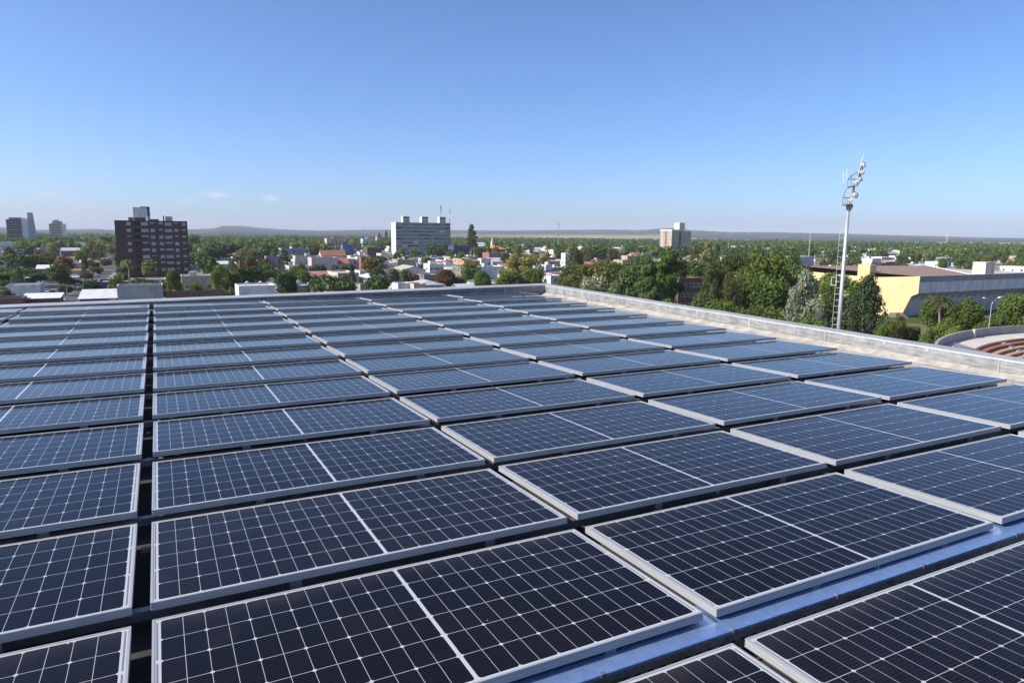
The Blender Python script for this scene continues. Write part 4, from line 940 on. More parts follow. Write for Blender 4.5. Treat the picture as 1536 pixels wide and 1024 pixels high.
def pole_mast(px, ytop, t, label, cols, r=.22, name='radio_mast', cat='mast'):
    p = P3(px, ytop, t); n = 8; root = empty(name, (p.x, p.y, 0), label, cat)
    for k in range(n):
        z0, z1 = p.z * k / n, p.z * (k + 1) / n; q0, q1 = r * (1.6 - k / n), r * (1.6 - (k + 1) / n); b = MB()
        for s in (0, 2.094, 4.189): b.tube([(2 * q0 * math.cos(s), 2 * q0 * math.sin(s), z0), (2 * q1 * math.cos(s), 2 * q1 * math.sin(s), z1)], r * .45, 4)
        for k2 in range(4):
            f, f2 = k2 / 4, (k2 + 1) / 4; qa = q0 + (q1 - q0) * f; za, zb = z0 + (z1 - z0) * f, z0 + (z1 - z0) * f2
            for s, s2 in ((0, 2.094), (2.094, 4.189), (4.189, 0)): b.tube([(2 * qa * math.cos(s), 2 * qa * math.sin(s), za), (2 * qa * math.cos(s2), 2 * qa * math.sin(s2), zb)], r * .28, 3)
        b.build('mast_section', M[cols[k % len(cols)]], root)
pole_mast(674.5, 312, 900, 'red and white lattice radio mast behind the right end of the slab block', ('white_metal', 'red_metal'), .3)
pole_mast(547, 336, 1000, 'thin grey radio mast left of the slab block', ('galv',), .22)
pole_mast(838, 334, 900, 'thin dark and white radio mast above the trees right of the slab block', ('galv', 'rail', 'galv'), .28)
pole_mast(1216, 345, 560, 'thin pale radio mast among trees left of the floodlight mast', ('white_metal',), .12)
pole_mast(1268.5, 340, 380, 'thin pale radio mast seen right beside the floodlight mast', ('white_metal', 'red_metal'), .10)
pole_mast(1421, 352, 2600, 'far red and white mast in the plain at the right', ('red_metal', 'white_metal'), .7)
def street_lamp(px, ytop, t, dirn, label, double=False):
    p = P3(px, ytop, t); root = empty('street_lamp', (p.x, p.y, 0), label, 'street lamp'); h = p.z
    MB().tube([(0, 0, 0), (0, 0, h - .6)], [.13, .07], 8).build('pole', M['galv'], root)
    for s in ((dirn, -dirn) if double else (dirn,)):
        b = MB(); b.tube([(0, 0, h - .6), (s * .3, 0, h - .15), (s * 1.2, 0, h + .25), (s * 2.3, 0, h + .6)], .045, 6); a = b.build('arm', M['galv'], root)
        l = MB(); l.prism([(s * 2.2, h + .52), (s * 3.0, h + .66), (s * 3.0, h + .80), (s * 2.2, h + .70)], -.16, .16, 'y'); l.build('lamp_head', M['white_metal'], a)
street_lamp(99, 429, 215, 1.25, 'tall street lamp with a long rising arm at the left, behind the red stores')
street_lamp(1488, 452, 122, -.9, 'double armed lamp post among trees behind the theatre rim', True)
street_lamp(497, 408, 258, 1, 'street lamp at the corner of the blue grey house with the red roof')
for px, yt, t, lab in ((139, 420, 300, 'wooden utility pole beside the street trees, left of the dark blue warehouse'), (529, 392, 330, 'utility pole right of the pink house'), (450, 388, 420, 'utility pole left of the pink house'),
                       (633, 412, 296, 'pale pole between the dark red and the stone house'), (1094, 352, 700, 'pale pole among trees right of the grey tower'), (655, 396, 420, 'utility pole above the tall white house')):
    p = P3(px, yt, t); root = empty('utility_pole', (p.x, p.y, 0), lab, 'pole')
    MB().tube([(0, 0, 0), (0, 0, p.z)], [.15, .10], 7).build('post', M['bark'] if 'wood' in lab else M['galv'], root)
    b = MB(); b.box(-1.0, 1.0, -.06, .06, p.z - .5, p.z - .38)
    for s in (-.85, -.4, .4, .85): b.box(s - .04, s + .04, -.04, .04, p.z - .379, p.z - .2)
    b.build('cross_arm', M['bark'], root)

# ---- cars
def car(x, y, rzv, col, label):
    root = empty('parked_car', (x, y, 0.012), label, 'car', 'cars in the side streets', rzv)
    b = MB(); b.prism([(-2.05, .28), (2.0, .28), (2.1, .55), (1.95, .82), (.95, .92), (-1.75, .95), (-2.1, .80)], -.84, .84, 'y'); b.build('body', M['car_' + col], root)
    b = MB(); b.prism([(-1.6, .951), (.85, .921), (.25, 1.42), (-1.15, 1.44)], -.72, .72, 'y'); cb = b.build('cabin_glass', M['glass'], root)
    MB().box(-1.12, .22, -.70, .70, 1.441, 1.47).build('roof_panel', M['car_' + col], cb)
    for sx in (-1.3, 1.3):
        for sy in (-.86, .66):
            w = MB(); w.prism([(sx + .32 * math.cos(a), .32 + .32 * math.sin(a)) for a in [i * math.pi / 6 for i in range(12)]], sy, sy + .2, 'y'); w.build('wheel', M['tyre'], root)
for dx, y, cl, lab in ((3.5, 262, 'white', 'white car nearest the camera in the side street beside the cream house'), (3.6, 276, 'red', 'red car in the side street beside the cream house'), (-3.8, 270, 'grey', 'grey car at the kerb opposite the red car in the side street'),
                       (3.6, 290, 'grey', 'grey car behind the red car in the side street'), (-3.8, 284, 'dark', 'dark car behind the grey car at the left kerb of the side street'), (-3.8, 300, 'white', 'white car farther up the side street by the cream house')):
    car(X0S + PITCHX + dx, y, math.pi / 2 + (math.pi if dx < 0 else 0), cl, lab)
for px, t, cl, lab in ((70, 242, 'white', 'white car beside the bluish white workshop'), (78, 238, 'grey', 'grey car beside the bluish white workshop'), (146, 330, 'white', 'white car in the tree lined street left of the brick tower'), (150, 350, 'dark', 'dark car in the tree lined street left of the brick tower'),
                       (152, 372, 'red', 'red car in the tree lined street left of the brick tower')):
    p = P3(px, 430, t); car(p.x, p.y, math.pi / 2, cl, lab)

# ---------------------------------------------------------------- trees
def crown(kind, n, leaf, seed, mb=None):
    """Leaf clumps of a crown one unit high and one unit wide; returns the blobs so that limbs can reach them."""
    r = random.Random(seed); b = mb or MB(); blobs = []
    def add(x, y, z, s, sz=None): blobs.append((x, y, z, s, sz or s))
    if kind == 'round':
        for k in range(28):
            a = r.uniform(0, 6.283); u = r.uniform(-.75, 1); q = math.sqrt(1 - u * u); f = r.uniform(.55, 1.0)
            add(.34 * f * q * math.cos(a), .34 * f * q * math.sin(a), .57 + .33 * f * u, r.uniform(.11, .19))
        for k in range(5): add(r.uniform(-.15, .15), r.uniform(-.15, .15), r.uniform(.40, .75), .2)
    elif kind == 'umbrella':
        for k in range(26):
            a = r.uniform(0, 6.283); q = math.sqrt(r.random()) * .42
            add(q * math.cos(a), q * math.sin(a), .82 - .9 * q * q + r.uniform(-.10, .04), r.uniform(.10, .17), r.uniform(.07, .12))
        for k in range(16): a = r.uniform(0, 6.283); add(.36 * math.cos(a), .36 * math.sin(a), r.uniform(.22, .62), r.uniform(.10, .15))
    elif kind == 'column':
        for k in range(90):
            z = r.uniform(.05, .97); q = .42 * min(1, (z + .25) / .45, ((1.0 - z) / .62) ** .7) * r.random() ** .35; a = r.uniform(0, 6.283)
            add(q * math.cos(a), q * math.sin(a), z - .03, r.uniform(.08, .13), r.uniform(.05, .09))
    elif kind == 'pine':
        for k in range(20):
            z = r.uniform(.50, .95); q = .40 * (1.12 - z) / .6 * r.uniform(.4, 1.15); a = r.uniform(0, 6.283)
            add(q * math.cos(a), q * math.sin(a), z, r.uniform(.10, .17), r.uniform(.035, .06))
        for k in range(6): add(r.uniform(-.1, .1), r.uniform(-.1, .1), r.uniform(.6, .97), .10, .06)
    elif kind == 'airy':
        for k in range(44):
            a = r.uniform(0, 6.283); u = r.uniform(-1, 1); q = math.sqrt(1 - u * u); f = r.uniform(.5, 1.05)
            add(.38 * f * q * math.cos(a), .38 * f * q * math.sin(a), .56 + .38 * f * u, r.uniform(.06, .12), r.uniform(.07, .13))
    elif kind == 'tier':
        for k in range(15):
            z = .22 + k * .052; q = .46 * (1 - k / 16.5) ** .7 * r.uniform(.85, 1.08)
            for m in range(8): a = m * .785 + k * .5 + r.uniform(-.3, .3); f = r.uniform(.35, .98); add(q * f * math.cos(a), q * f * math.sin(a), z + r.uniform(-.02, .02) + .02 * f, .12 * (1.1 - k * .045), .026)
    elif kind == 'bush':
        for k in range(20):
            a = r.uniform(0, 6.283); u = r.uniform(-.2, 1); q = math.sqrt(max(0, 1 - u * u)); f = r.uniform(.5, 1)
            add(.36 * f * q * math.cos(a), .36 * f * q * math.sin(a), .36 + .44 * f * u, r.uniform(.12, .2))
    tot = sum(s * s * 4 for x, y, z, s, sz in blobs)
    for (x, y, z, s, sz) in blobs:
        bt = r.uniform(.05, .75); m = int(n * s * s * 4 / tot) + 1
        for i in range(m):
            u = r.uniform(-1, 1); a = r.uniform(0, 6.283); q = math.sqrt(1 - u * u); f = r.uniform(.45, 1.08)
            d = Vector((q * math.cos(a), q * math.sin(a), u)); p = Vector((x + d.x * s * f, y + d.y * s * f, z + d.z * sz * f))
            nn = (d * .8 + Vector((r.uniform(-1, 1), r.uniform(-1, 1), r.uniform(-.6, 1.1)))).normalized()
            e = nn.orthogonal().normalized(); e.rotate(Matrix.Rotation(r.uniform(0, 6.283), 3, nn)); g = nn.cross(e)
            l = leaf * r.uniform(.55, 1.3); w = l * r.uniform(.5, .85)
            b.quad(p - e * l * .5, p + g * w * .5 - e * l * .05, p + e * l * .55 + nn * l * .08, p - g * w * .5 + e * l * .1)
            b.t.append(max(0, min(1, bt + r.uniform(-.2, .28))))
    return b, blobs
def trunk(kind, blobs, seed, b=None, m=0, thick=.028):
    r = random.Random(seed); b = b or MB(); n0 = len(b.f)
    top = dict(round=.55, umbrella=.60, column=.9, pine=.93, airy=.62, tier=.97, bush=.4).get(kind, .5)
    lean = (r.uniform(-.03, .03), r.uniform(-.03, .03)); ps = [(lean[0] * k * .7 + r.uniform(-.006, .006), lean[1] * k * .7, top * k / 5) for k in range(6)]
    b.tube(ps, [thick * (1.25 if k == 0 else 1 - .13 * k) for k in range(6)], 7, m)
    if kind not in ('column', 'tier'):
        for (x, y, z, s, sz) in blobs[::2]:
            k = r.randint(2, 4); q = Vector(ps[k]); e = Vector((x, y, z)); mid = q.lerp(e, .5) + Vector((0, 0, -.02))
            if e.z > q.z - .02: b.tube([q, mid, e], [thick * .42, thick * .28, thick * .12], 5, m, cap=False)
    while len(b.t) < len(b.f): b.t.append(0)
    return b
TC = {}
def tree_mesh(kind, lod, leafk, seed):
    key = (kind, lod, leafk, seed)
    if key not in TC:
        n, lf = {0: (9000, .046), 1: (1900, .085), 2: (480, .14)}[lod]
        if kind == 'column': lf *= .8
        if kind == 'airy' and lod == 0: n, lf = 8500, .034
        if lod == 0:
            b, bl = crown(kind, n, lf, seed); t = trunk(kind, bl, seed)
            TC[key] = (b.mesh('crown', L[leafk]), t.mesh('trunk', M['bark']))
        else:
            b, bl = crown(kind, n, lf, seed); trunk(kind, bl[:8], seed, b, 1); TC[key] = b.mesh('tree', [L[leafk], M['bark']])
    return TC[key]
def tree_at(x, y, h, w, kind, leafk, lod, label, group=None, seed=1, name='tree', cat='tree', rot=None):
    a = R.uniform(0, 6.283) if rot is None else rot
    if lod == 0:
        root = empty(name, (x, y, 0), label, cat, group, a); root.scale = (w, w, h)
        cm, tm = tree_mesh(kind, 0, leafk, seed); obj('crown', cm, root); obj('trunk', tm, root)
        return root
    o = obj(name, tree_mesh(kind, lod, leafk, seed), None, (x, y, 0)); o.rotation_euler = (0, 0, a); o.scale = (w, w, h)
    return tag(o, label, cat, group)
TREES = []
def tree(label, px, ytop, wpx, t, kind='round', leafk='green', seed=1, name='tree', lod=None, cat='tree', low=0):
    p = P3(px, ytop, t); w = wpx * t / F; TREES.append((p.x, p.y, w / 2)); OCC.append((p.x, p.y, w * .35))
    return tree_at(p.x, p.y, max(2, p.z), w * 1.06, kind, leafk, (0 if t < 330 or wpx > 42 else 1) if lod is None else lod, label, 'undergrowth behind the side parapet' if 'undergrowth' in label else None, seed, name, cat)

# left of and around the brick tower
tree('large dark spreading tree at the left edge behind the bluish white workshop', 24, 399, 88, 262, 'umbrella', 'dark', 1, 'spreading_tree')
tree('round lighter green tree behind the large dark spreading tree', 58, 381, 52, 345, 'round', 'green', 2)
tree('second round tree behind the large dark spreading tree, nearer the orange tiled house', 68, 378, 30, 372, 'round', 'olive', 3)
tree('dark bush at the left edge in front of the bluish white workshop', 4, 429, 34, 205, 'bush', 'dark', 1, 'bush', cat='bush')
tree('round dark street tree beside the tall curved street lamp', 97, 427, 24, 232, 'round', 'dark', 4)
tree('rust tinted street tree right of the curved street lamp', 112, 417, 26, 262, 'round', 'rusty', 5)
tree('dark reddish street tree lower in the tree lined street', 128, 408, 26, 300, 'round', 'rusty', 6)
tree('second reddish tree farther up the tree lined street', 144, 399, 24, 350, 'round', 'rusty', 1)
tree('olive tree standing before the dark blue warehouse', 142, 424, 14, 235, 'round', 'olive', 2)
tree('reddish tree at the far end of the tree lined street', 158, 388, 24, 410, 'round', 'rusty', 3)
tree('dark bush tree at the foot of the brick tower, left side', 183, 408, 26, 285, 'round', 'dark', 3)
tree('bright green round tree right of the grey plant room', 260, 404, 30, 200, 'round', 'bright', 3)
tree('pale feathery bush below the bright green round tree', 262, 428, 26, 185, 'bush', 'pale', 2, 'bush', cat='bush')
tree('leafy bush at the left end of the dark yard wall', 294, 420, 34, 195, 'bush', 'green', 3, 'bush', cat='bush')
tree('tall grey green tree left of the white box building', 333, 393, 46, 225, 'airy', 'green', 4)
tree('olive brown tree right of the tall grey green tree', 361, 399, 40, 235, 'round', 'olive', 5)
tree('dark umbrella shaped tree behind the white box building', 392, 394, 68, 240, 'umbrella', 'dark', 2, 'spreading_tree')
tree('low bright tree just left of the white box building', 343, 424, 30, 182, 'bush', 'bright', 1, 'bush', cat='bush')
tree('dark tall tree right of the white box building', 428, 402, 40, 200, 'round', 'dark', 5)
tree('leafy poplar like tree left of the blue grey house', 447, 398, 42, 222, 'round', 'green', 6)
tree('yellowish bush in front of the blue grey house', 470, 427, 42, 205, 'bush', 'olive', 4, 'bush', cat='bush')
tree('huge dark round tree right of the brick tower', 329, 361, 58, 470, 'round', 'dark', 1)
tree('paler tree on the left flank of the huge dark tree', 309, 368, 28, 455, 'round', 'green', 2)
tree('pale green tree on the right flank of the huge dark tree', 372, 372, 50, 462, 'round', 'pale', 3)
tree('dark slim tree between the huge dark tree and the pink house', 424, 371, 22, 395, 'column', 'dark', 2)
tree('dark leafy tree just right of the brick tower top floors', 291, 351, 24, 640, 'round', 'green', 4)
# middle
tree('brown leaved tree beside the red walled house', 556, 383, 28, 330, 'round', 'rusty', 2)
tree('pale round bush tree before the white gabled house', 590, 401, 26, 285, 'round', 'pale', 5)
tree('dark low tree beside the long cream house', 566, 399, 30, 290, 'round', 'dark', 2)
tree('round reddish tree in the yard of the long cream house', 519, 411, 15, 270, 'round', 'rusty', 4)
tree('low dark tree below the pink house', 517, 396, 16, 345, 'round', 'dark', 6)
tree('brownish bush right of the olive flat building', 585, 430, 24, 225, 'bush', 'rusty', 2, 'bush', cat='bush')
tree('dark pair tree before the right part of the white end wall of the slab block', 596, 378, 20, 470, 'round', 'dark', 3)
tree('small dark tree right of the white end wall of the slab block', 607, 382, 16, 455, 'round', 'green', 3)
tree('large dark tree at the foot of the slab block, right half', 651, 365, 36, 590, 'round', 'dark', 4)
tree('slim dark tree at the right foot of the slab block', 667, 366, 16, 585, 'column', 'dark', 1)
tree('round tree at the foot of the slab block, left half', 622, 372, 20, 600, 'round', 'green', 5)
tree('orange tinted round tree right of the dark stone house', 670, 404, 42, 262, 'round', 'rusty', 3)
tree('second smaller orange tinted tree leaning on the first', 691, 413, 22, 268, 'round', 'olive', 2)
tree('dark green round tree left of the feathery tree', 724, 406, 34, 250, 'round', 'green', 3)
tree('dark bush tree behind the second orange tinted tree', 700, 399, 18, 300, 'round', 'dark', 1)
tree('big loose yellow green feathery tree before the corner of the parapet', 786, 376, 80, 225, 'airy', 'pale', 1)
tree('lower bright tree in front of the big feathery tree', 765, 405, 52, 205, 'round', 'bright', 4)
tree('yellowish low bush at the left foot of the big feathery tree', 745, 422, 28, 200, 'bush', 'pale', 4, 'bush', cat='bush')
tree('bushy tree at the right foot of the big feathery tree', 806, 403, 34, 212, 'airy', 'green', 3)
tree('tall layered conifer right of the slab block', 707.5, 336.5, 22, 640, 'tier', 'dark', 1, 'conifer', lod=0)
tree('dark cone shaped tree left of the big umbrella tree', 863, 369, 34, 400, 'round', 'dark', 2)
tree('light green low tree below the dark cone shaped tree', 858, 394, 30, 330, 'round', 'bright', 2)
# park on the right
tree('broad dark tree filling the gap left of the pine', 948, 394, 74, 172, 'round', 'dark', 2)
tree('broad mid green tree behind the casuarinas', 1096, 380, 80, 215, 'round', 'green', 4)
tree('broad dark tree behind the pine and the pavilion', 1040, 392, 70, 235, 'round', 'dark', 3)
tree('broad dark tree right of the large bright plane tree', 1192, 392, 66, 172, 'round', 'dark', 1)
tree('round mid green tree left of the vast umbrella crown', 858, 392, 44, 240, 'round', 'green', 3)
tree('spreading dark tree behind the leaning dark pine', 985, 402, 70, 165, 'umbrella', 'dark', 4, 'spreading_tree')
tree('vast umbrella crowned tree with a brownish top behind the side parapet', 905, 384, 116, 208, 'umbrella', 'olive', 3, 'spreading_tree')
tree('dark dense tree under the vast umbrella crown', 925, 396, 70, 190, 'round', 'dark', 6)
tree('white flowering tree close behind the side parapet', 893, 408, 58, 150, 'round', 'flower', 2)
tree('second smaller white flowering tree right of the first', 921, 421, 34, 142, 'round', 'flower', 3)
tree('low dark olive tree left of the white flowering tree', 853, 408, 36, 165, 'bush', 'olive', 5, 'bush', cat='bush')
tree('tall bright tree between the umbrella crown and the pine', 957, 383, 56, 185, 'round', 'green', 4)
tree('light round tree behind the pine, left of it', 973, 382, 50, 205, 'round', 'bright', 5)
tree('pine with layered branches and a tall bare trunk', 1004, 374, 58, 150, 'pine', 'green', 3, 'pine_tree')
tree('leaning dark pine left of the tall bare trunk', 975, 396, 46, 145, 'pine', 'dark', 2, 'pine_tree')
tree('dark round tree behind the pine, at its right', 1015, 376, 40, 215, 'round', 'dark', 4)
tree('tall slim poplar right of the cream tower block', 1043, 368, 22, 330, 'column', 'green', 3)
tree('tall feathery poplar, second right of the cream tower block', 1062, 360, 28, 335, 'column', 'pale', 2)
tree('dark slim poplar, third right of the cream tower block', 1076, 364, 18, 345, 'column', 'dark', 4)
tree('yellow green tree between the pine and the poplars', 1030, 388, 34, 250, 'round', 'bright', 6)
tree('brownish green casuarina left of the large bright tree', 1078, 389, 64, 180, 'airy', 'olive', 2)
tree('second casuarina lower and nearer the parapet', 1098, 410, 50, 150, 'airy', 'olive', 4)
tree('dark tree with pale leaves at the foot of the casuarinas', 1058, 431, 56, 140, 'round', 'dark', 2)
tree('low bright hedge tree right behind the parapet before the casuarinas', 1112, 450, 76, 118, 'bush', 'bright', 2, 'bush', cat='bush')
tree('large bright green plane tree in the park', 1146, 371, 88, 165, 'round', 'bright', 1)
tree('dark lower crown below the large bright plane tree', 1150, 408, 80, 150, 'round', 'green', 2)
tree('yellow green tree right of the large bright plane tree', 1182, 375, 52, 180, 'round', 'bright', 6)
tree('silver leaved poplar left of the floodlight mast', 1208, 402, 72, 118, 'column', 'silver', 2)
tree('small silver leaved poplar at the foot of the floodlight mast', 1232, 452, 34, 112, 'column', 'silver', 3)
tree('dark flat crowned tree behind the floodlight mast', 1256, 402, 84, 158, 'umbrella', 'green', 4, 'spreading_tree')
tree('dark lower tree behind the ladder mast', 1254, 434, 66, 145, 'round', 'dark', 3)
tree('dense dark green poplar right of the floodlight mast', 1305, 411, 70, 122, 'column', 'deep', 1)
tree('small ragged tree at the right foot of the dense dark poplar', 1349, 470, 40, 128, 'airy', 'olive', 5)
tree('leafy shrub between the dense dark poplar and the small ragged tree', 1330, 480, 46, 118, 'bush', 'green', 3, 'bush', cat='bush')
tree('dark round tree behind the dense dark poplar, against the yellow wall', 1283, 436, 50, 150, 'round', 'dark', 5)
tree('olive shrub below the yellow wall, left of the theatre wall', 1376, 482, 44, 130, 'bush', 'olive', 1, 'bush', cat='bush')
tree('low shrub at the corner of the yellow sports hall', 1366, 486, 22, 150, 'bush', 'green', 2, 'bush', cat='bush')
tree('round dark tree beside the grey side of the sports hall', 1404, 441, 44, 150, 'round', 'green', 1)
tree('clipped green bush against the curved theatre wall', 1396, 487, 40, 108, 'bush', 'bright', 3, 'bush', cat='bush')
tree('leafy tree between the palm and the lamp post', 1452, 446, 58, 140, 'round', 'green', 5)
tree('lower bush tree below the palm', 1428, 470, 56, 124, 'bush', 'green', 4, 'bush', cat='bush')
tree('large round tree right of the lamp post at the right edge', 1522, 440, 62, 135, 'round', 'bright', 3)
tree('dark bush tree behind the theatre rim right of the lamp post', 1492, 460, 48, 132, 'bush', 'green', 1, 'bush', cat='bush')
ru = random.Random(31)
for k in range(17):
    px = 846 + k * 23.5 + ru.uniform(-6, 6); t = ru.uniform(98, 150); py = 425 + (px - 824) * .152 - ru.uniform(4, 26)
    kd, lk = ru.choice((('bush', 'green'), ('bush', 'dark'), ('bush', 'bright'), ('bush', 'olive'), ('round', 'dark'), ('round', 'green')))
    tree('%s %s in the undergrowth behind the side parapet' % ({'green': 'mid green', 'dark': 'dark green', 'bright': 'bright green', 'olive': 'olive'}[lk], 'bush' if kd == 'bush' else 'small tree'), px, py, ru.uniform(48, 78), t, kd, lk, 1 + k % 4, 'bush' if kd == 'bush' else 'tree', cat='bush' if kd == 'bush' else 'tree')
def palm(label, px, ytop, t, crown_m=5.0, seed=1, leafk='olive'):
    p = P3(px, ytop, t); r = random.Random(seed); h = p.z - crown_m * .35; leafk = 'palm' if leafk == 'olive' else leafk; root = empty('palm_tree', (p.x, p.y, 0), label, 'palm'); TREES.append((p.x, p.y, 2))
    MB().tube([(r.uniform(-.1, .1) * k, 0, h * k / 5) for k in range(6)], [.32, .26, .24, .22, .21, .20], 8).build('trunk', M['palm_bark'], root)
    b = MB(); tx = 0
    for k in range(26):
        a = k * 2.4 + r.uniform(-.2, .2); e = r.uniform(-.35, 1.15); ln = crown_m * .5 * r.uniform(.85, 1.15); d = Vector((math.cos(a), math.sin(a), 0)); pts = []
        for j in range(8): f = j / 7; pts.append(Vector((0, 0, h)) + d * (ln * f * math.cos(e * (1 - f * .3))) + Vector((0, 0, ln * (f * math.sin(e) - .85 * f * f))))
        sd_ = d.cross(Vector((0, 0, 1))); tt = r.uniform(0, 1)
        for j in range(7):
            for s in (1, -1):
                for q in (0, .5):
                    m0 = pts[j].lerp(pts[j + 1], q); m1 = pts[j].lerp(pts[j + 1], q + .42); wv = sd_ * (s * .62 * (1 - abs(j / 6.5 - .4)) * crown_m / 5) + Vector((0, 0, -.30 * crown_m / 5)) + (pts[j + 1] - pts[j]) * .5
                    b.quad(m0, m1, m1 + wv * .9, m0 + wv); b.t.append(max(0, min(1, tt + r.uniform(-.3, .3))))
    b.build('crown', L[leafk], root)
palm('tall slim palm standing before the brick tower', 192, 383, 215, 4.8, 1)
palm('shorter bushy palm left of the tall slim palm', 181, 404, 240, 6.0, 2, 'dark')
palm('tall palm in the distant trees left of the brick tower', 154, 350, 520, 9, 3, 'dark')
palm('second distant palm, close to the left edge of the brick tower', 161, 351, 530, 9, 4, 'dark')
palm('distant palm in front of the clock tower trees', 69, 360, 600, 9, 5, 'dark')
palm('palm between the sports hall and the theatre wall', 1415, 436, 128, 4.3, 6)
palm('low palm beside the ragged tree at the sports hall corner', 1338, 474, 130, 4.2, 7)
palm('small palm top behind the white roofed shed', 168, 443, 165, 3.2, 8, 'pale')

# ---------------------------------------------------------------- the rest of the town: houses and trees along the street grid
def zone(px, t):
    if px < 172: a = 'left of the brick tower'
    elif px < 290: a = 'behind the brick tower'
    elif px < 588: a = 'between brick tower and slab block'
    elif px < 700: a = 'around the slab block'
    elif px < 980: a = 'between slab block and cream tower'
    elif px < 1230: a = 'right of the cream tower'
    else: a = 'beyond the yellow sports hall'
    return ('near streets ' if t < 430 else 'middle streets ' if t < 700 else 'far streets ') + a
def par_y(px):                                              # image row of our parapet's top
    return 458 - px * .037 if px < 824 else 425 + (px - 824) * .152
def free(x, y, r):
    return all((x - a) ** 2 + (y - b) ** 2 > (r * .6 + c) ** 2 for a, b, c in OCC)
rf = random.Random(99); HOUSES = []; GREEN = []
for (bx0, bx1, by0, by1) in BLOCKS:
    qc = project(((bx0 + bx1) / 2, (by0 + by1) / 2, 0)); tc = qc[2]; px = qc[0]
    near_left = px < 330 and tc < 360
    dens = .90 if px < 850 and tc < 520 else .62 if px < 850 and tc < 750 else .42 if tc < 1000 else .30
    if px > 850: dens = .34 if tc < 800 else .42
    if px < 160 and tc > 450: dens = .25
    if near_left: dens = 0
    for side in (0, 1, 2, 3):
        s = 2.0; n = bx1 - bx0
        while s < n - 12:
            w = rf.uniform(8, 15); d = rf.uniform(9, 16); h = rf.choice((3.0, 3.2, 3.5, 3.8, 3.4, 3.1, 4.2, 6.0)) + rf.uniform(-.2, .3)
            if side == 0: x, y = bx0 + s, by0 + rf.uniform(0, 3)
            elif side == 1: x, y = bx0 + s, by1 - d - rf.uniform(0, 3)
            elif side == 2: x, y, w, d = bx0 + rf.uniform(0, 2), by0 + s, d, w
            else: x, y, w, d = bx1 - d - rf.uniform(0, 2), by0 + s, d, w
            if side > 1 and (s < 18 or s > n - 30): s += w + 1; continue
            s += (w if side < 2 else d) + rf.choice((.3, .3, 2, 5))
            q = project((x + w / 2, y, h))
            if rf.random() < dens and q and -20 < q[0] < 1556 and q[1] < par_y(q[0]) - 1 and free(x + w / 2, y + d / 2, max(w, d) / 2): HOUSES.append((q[2], x, y, w, d, h, q[0]))
    for k in range(int((5 if 400 < px < 850 else 12) if tc < 520 else (9 if 430 < px < 800 else 17) if tc < 800 else 20)):
        x, y = rf.uniform(bx0 - 4, bx1 + 4), rf.uniform(by0 - 4, by1 + 4); q = project((x, y, 8))
        if q and -30 < q[0] < 1566: GREEN.append((q[2], x, y, q[0]))
HOUSES.sort(); far = MB(); nh = 0
WC = ['white'] * 6 + ['cream'] * 4 + ['beige'] * 3 + ['grey'] * 3 + ['pink', 'brick', 'brick', 'bluegrey', 'olive', 'stone']
RC = ['white', 'grey', 'grey', 'cream', 'silver', 'terracotta', 'terracotta', 'dark', 'cream', 'brown']
FARM = [M['w_white'], M['w_cream'], M['r_terracotta'], M['r_grey'], M['w_brick'], M['w_pink']]
taken = []
for (t, x, y, w, d, h, px) in HOUSES:
    if any(abs(x + w / 2 - a) < (w + c) / 2 + .15 and abs(y + d / 2 - b) < (d + e) / 2 + .15 for a, b, c, e in taken[-400:]): continue
    taken.append((x + w / 2, y + d / 2, w, d))
    if nh < 225:
        nh += 1; wc, rc = rf.choice(WC), rf.choice(RC); st = rf.choice(('flat', 'flat', 'flat', 'flat', 'gable', 'gabley', 'shed', 'hip')) if rc in ('terracotta', 'silver', 'brown') else 'flat'
        shp = 'flat roofed' if st == 'flat' else 'pitched roof'
        wcn = dict(bluegrey='blue grey', olive='olive').get(wc, wc); rcn = rc if rc != 'dark' else 'dark'
        lab = '%s %s house, %s roof, %s' % (wcn, shp, rcn, zone(px, t))
        house_at(x, y, w, d, h + (1.2 if st != 'flat' else 0), wc, rc, st, lab, lab.replace(' house,', ' houses,', 1), 2 if t < 620 else 0, t < 300, 'house', 'SE' if px < 235 else 'SW', nh, rf.random() < .45 and t < 600)
    else:
        m = rf.choice((0, 0, 0, 0, 1, 1, 3, 4, 5)); far.box(x, x + w, y, y + d, 0, h, m, bottom=False)
        if rf.random() < .35: far.prism([(y - .4, h + .01), (y + d / 2, h + 1.8), (y + d + .4, h + .01)], x - .4, x + w + .4, 'x', rf.choice((2, 3, 2, 0)))
        else: far.box(x - .1, x + w + .1, y - .1, y + d + .1, h + .02, h + .22, rf.choice((0, 0, 0, 3, 1)), bottom=True)
FARH = []
for k in range(900):                                        # suburbs thinning out over the plain
    s_ = rf.uniform(-.35, .78); t = rf.uniform(760, 2300 - 950 * ss(-.05, .28, s_)); lx = s_ * t
    p = Vector((CAM.x, CAM.y, 0)) + HF * t + Vector((HF.y, -HF.x, 0)) * lx; w, d, h = rf.uniform(8, 24), rf.uniform(8, 14), rf.uniform(3.8, 7.5); FARH.append((p.x + w / 2, p.y + d / 2))
    far.box(p.x, p.x + w, p.y, p.y + d, 0, h, rf.choice((0, 0, 0, 1, 1, 5)), bottom=False); far.box(p.x - .1, p.x + w + .1, p.y - .1, p.y + d + .1, h + .02, h + .25, rf.choice((0, 0, 3, 2)))
tag(far.build('distant_houses', FARM), 'small pale houses scattered among far off trees toward the plain', 'houses', kind='stuff')

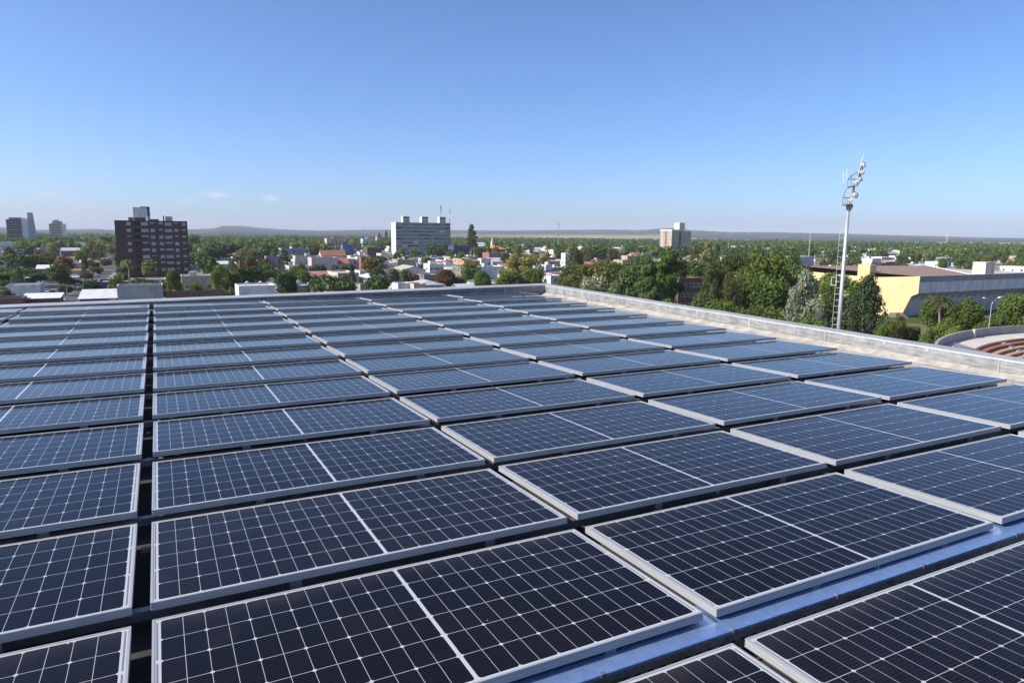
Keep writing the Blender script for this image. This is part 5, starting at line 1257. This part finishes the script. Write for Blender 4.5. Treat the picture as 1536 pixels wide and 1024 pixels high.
GREEN.sort(); nt = 0; KINDS = [('round', 'green'), ('round', 'dark'), ('round', 'bright'), ('round', 'olive'), ('umbrella', 'dark'), ('round', 'pale'), ('airy', 'green'), ('round', 'rusty'), ('column', 'dark'), ('round', 'dark'), ('round', 'green')]
KN = {'green': 'mid green', 'dark': 'dark green', 'bright': 'bright green', 'olive': 'olive', 'pale': 'pale green', 'rusty': 'brown tinted', 'silver': 'silver', 'flower': 'flowering'}
SN = {'round': 'round', 'umbrella': 'flat crowned', 'airy': 'loose', 'column': 'slim'}
pend = []
for (t, x, y, px) in GREEN:
    if not all(abs(x - a - c / 2 + c / 2) > c / 2 + 1.5 or abs(y - b) > e / 2 + 1.5 for a, b, c, e in taken): continue
    if any((x - a) ** 2 + (y - b) ** 2 < (c * .7) ** 2 for a, b, c in OCC): continue
    kind, lk = rf.choice(KINDS); h = rf.uniform(6, 11.5) if t < 520 else rf.uniform(8, 14); w = h * (rf.uniform(.7, 1.0) if kind == 'round' else 1.3 if kind == 'umbrella' else .8 if kind == 'airy' else .38)
    q = project((x, y, h))
    if q[1] > par_y(q[0]) - 2 or (q[0] < 815 and 0 < q[0] and t < 200): continue
    if nt < 200:
        nt += 1; lab = '%s %s tree, %s' % (SN[kind], KN[lk], zone(px, t))
        tree_at(x, y, h, w, kind, lk, 1 if t < 560 else 2, lab, lab.replace(' tree,', ' trees,', 1), 1 + nt % 4)
    else: pend.append((x, y, h, w))
# far woodland that reads as one mass
wood = MB(); rw = random.Random(17); UNIT = []
for sdd in range(5):
    b, _ = crown('round' if sdd < 3 else 'umbrella' if sdd == 3 else 'bush', 85, .24, 40 + sdd); UNIT.append((b.v, b.t))
def put(x, y, h, w, z0=0.0):
    v, tt = rw.choice(UNIT); a = rw.uniform(0, 6.283); ca, sa = math.cos(a) * w, math.sin(a) * w; i = len(wood.v); k = rw.uniform(-.45, .4)
    wood.v += [(x + p[0] * ca - p[1] * sa, y + p[0] * sa + p[1] * ca, z0 + p[2] * h) for p in v]
    wood.f += [(i + j, i + j + 1, i + j + 2, i + j + 3) for j in range(0, len(v), 4)]; wood.m += [0] * len(tt); wood.t += [max(0, min(1, q + k)) for q in tt]
for x, y, h, w in pend: put(x, y, h, w)
def dens_at(t, s):
    return True
for k in range(5200):
    s = rw.uniform(-.84, .84); tm = 2500 - 1150 * ss(-.05, .28, s); t = 560 + (tm - 560) * rw.random() ** 1.2; p = Vector((CAM.x, CAM.y, 0)) + HF * t + Vector((HF.y, -HF.x, 0)) * (s * t)
    nz = math.sin(p.x * .011 + 1) * math.sin(p.y * .013) + .55 * math.sin(p.x * .037 + p.y * .029)
    if nz < (.02 if t > 900 else .25) or not free(p.x, p.y, 4): continue
    if any(abs(p.x - a) < c / 2 + 2 and abs(p.y - b) < e / 2 + 2 for a, b, c, e in taken if abs(p.x - a) < 20): continue
    if any(abs(p.x + HF.x * 14 - a) < 13 and abs(p.y + HF.y * 14 - b) < 13 for a, b in FARH): continue
    h = rw.uniform(7, 15); put(p.x, p.y, h, h * rw.uniform(.85, 1.5))
tag(wood.build('distant_woodland', L['green']), 'far off canopy of trees running to the edge of the plain', 'woodland', kind='stuff')
TREE_BELT = None

# ---------------------------------------------------------------- air
hz = MB().box(-14000, 14000, -14000, 14000, -60, 190).mesh('haze', [])
ho = tag(obj('haze', hz), kind='stuff')
hm = bpy.data.materials.new('haze'); hm.use_nodes = True; n, l = hm.node_tree.nodes, hm.node_tree.links
n.remove(n['Principled BSDF']); pv = n.new('ShaderNodeVolumePrincipled'); pv.inputs['Color'].default_value = (0.86, 0.90, 1.0, 1); pv.inputs['Density'].default_value = 8e-5; pv.inputs['Anisotropy'].default_value = 0.0
l.new(pv.outputs[0], n['Material Output'].inputs['Volume']); hz.materials.append(hm)
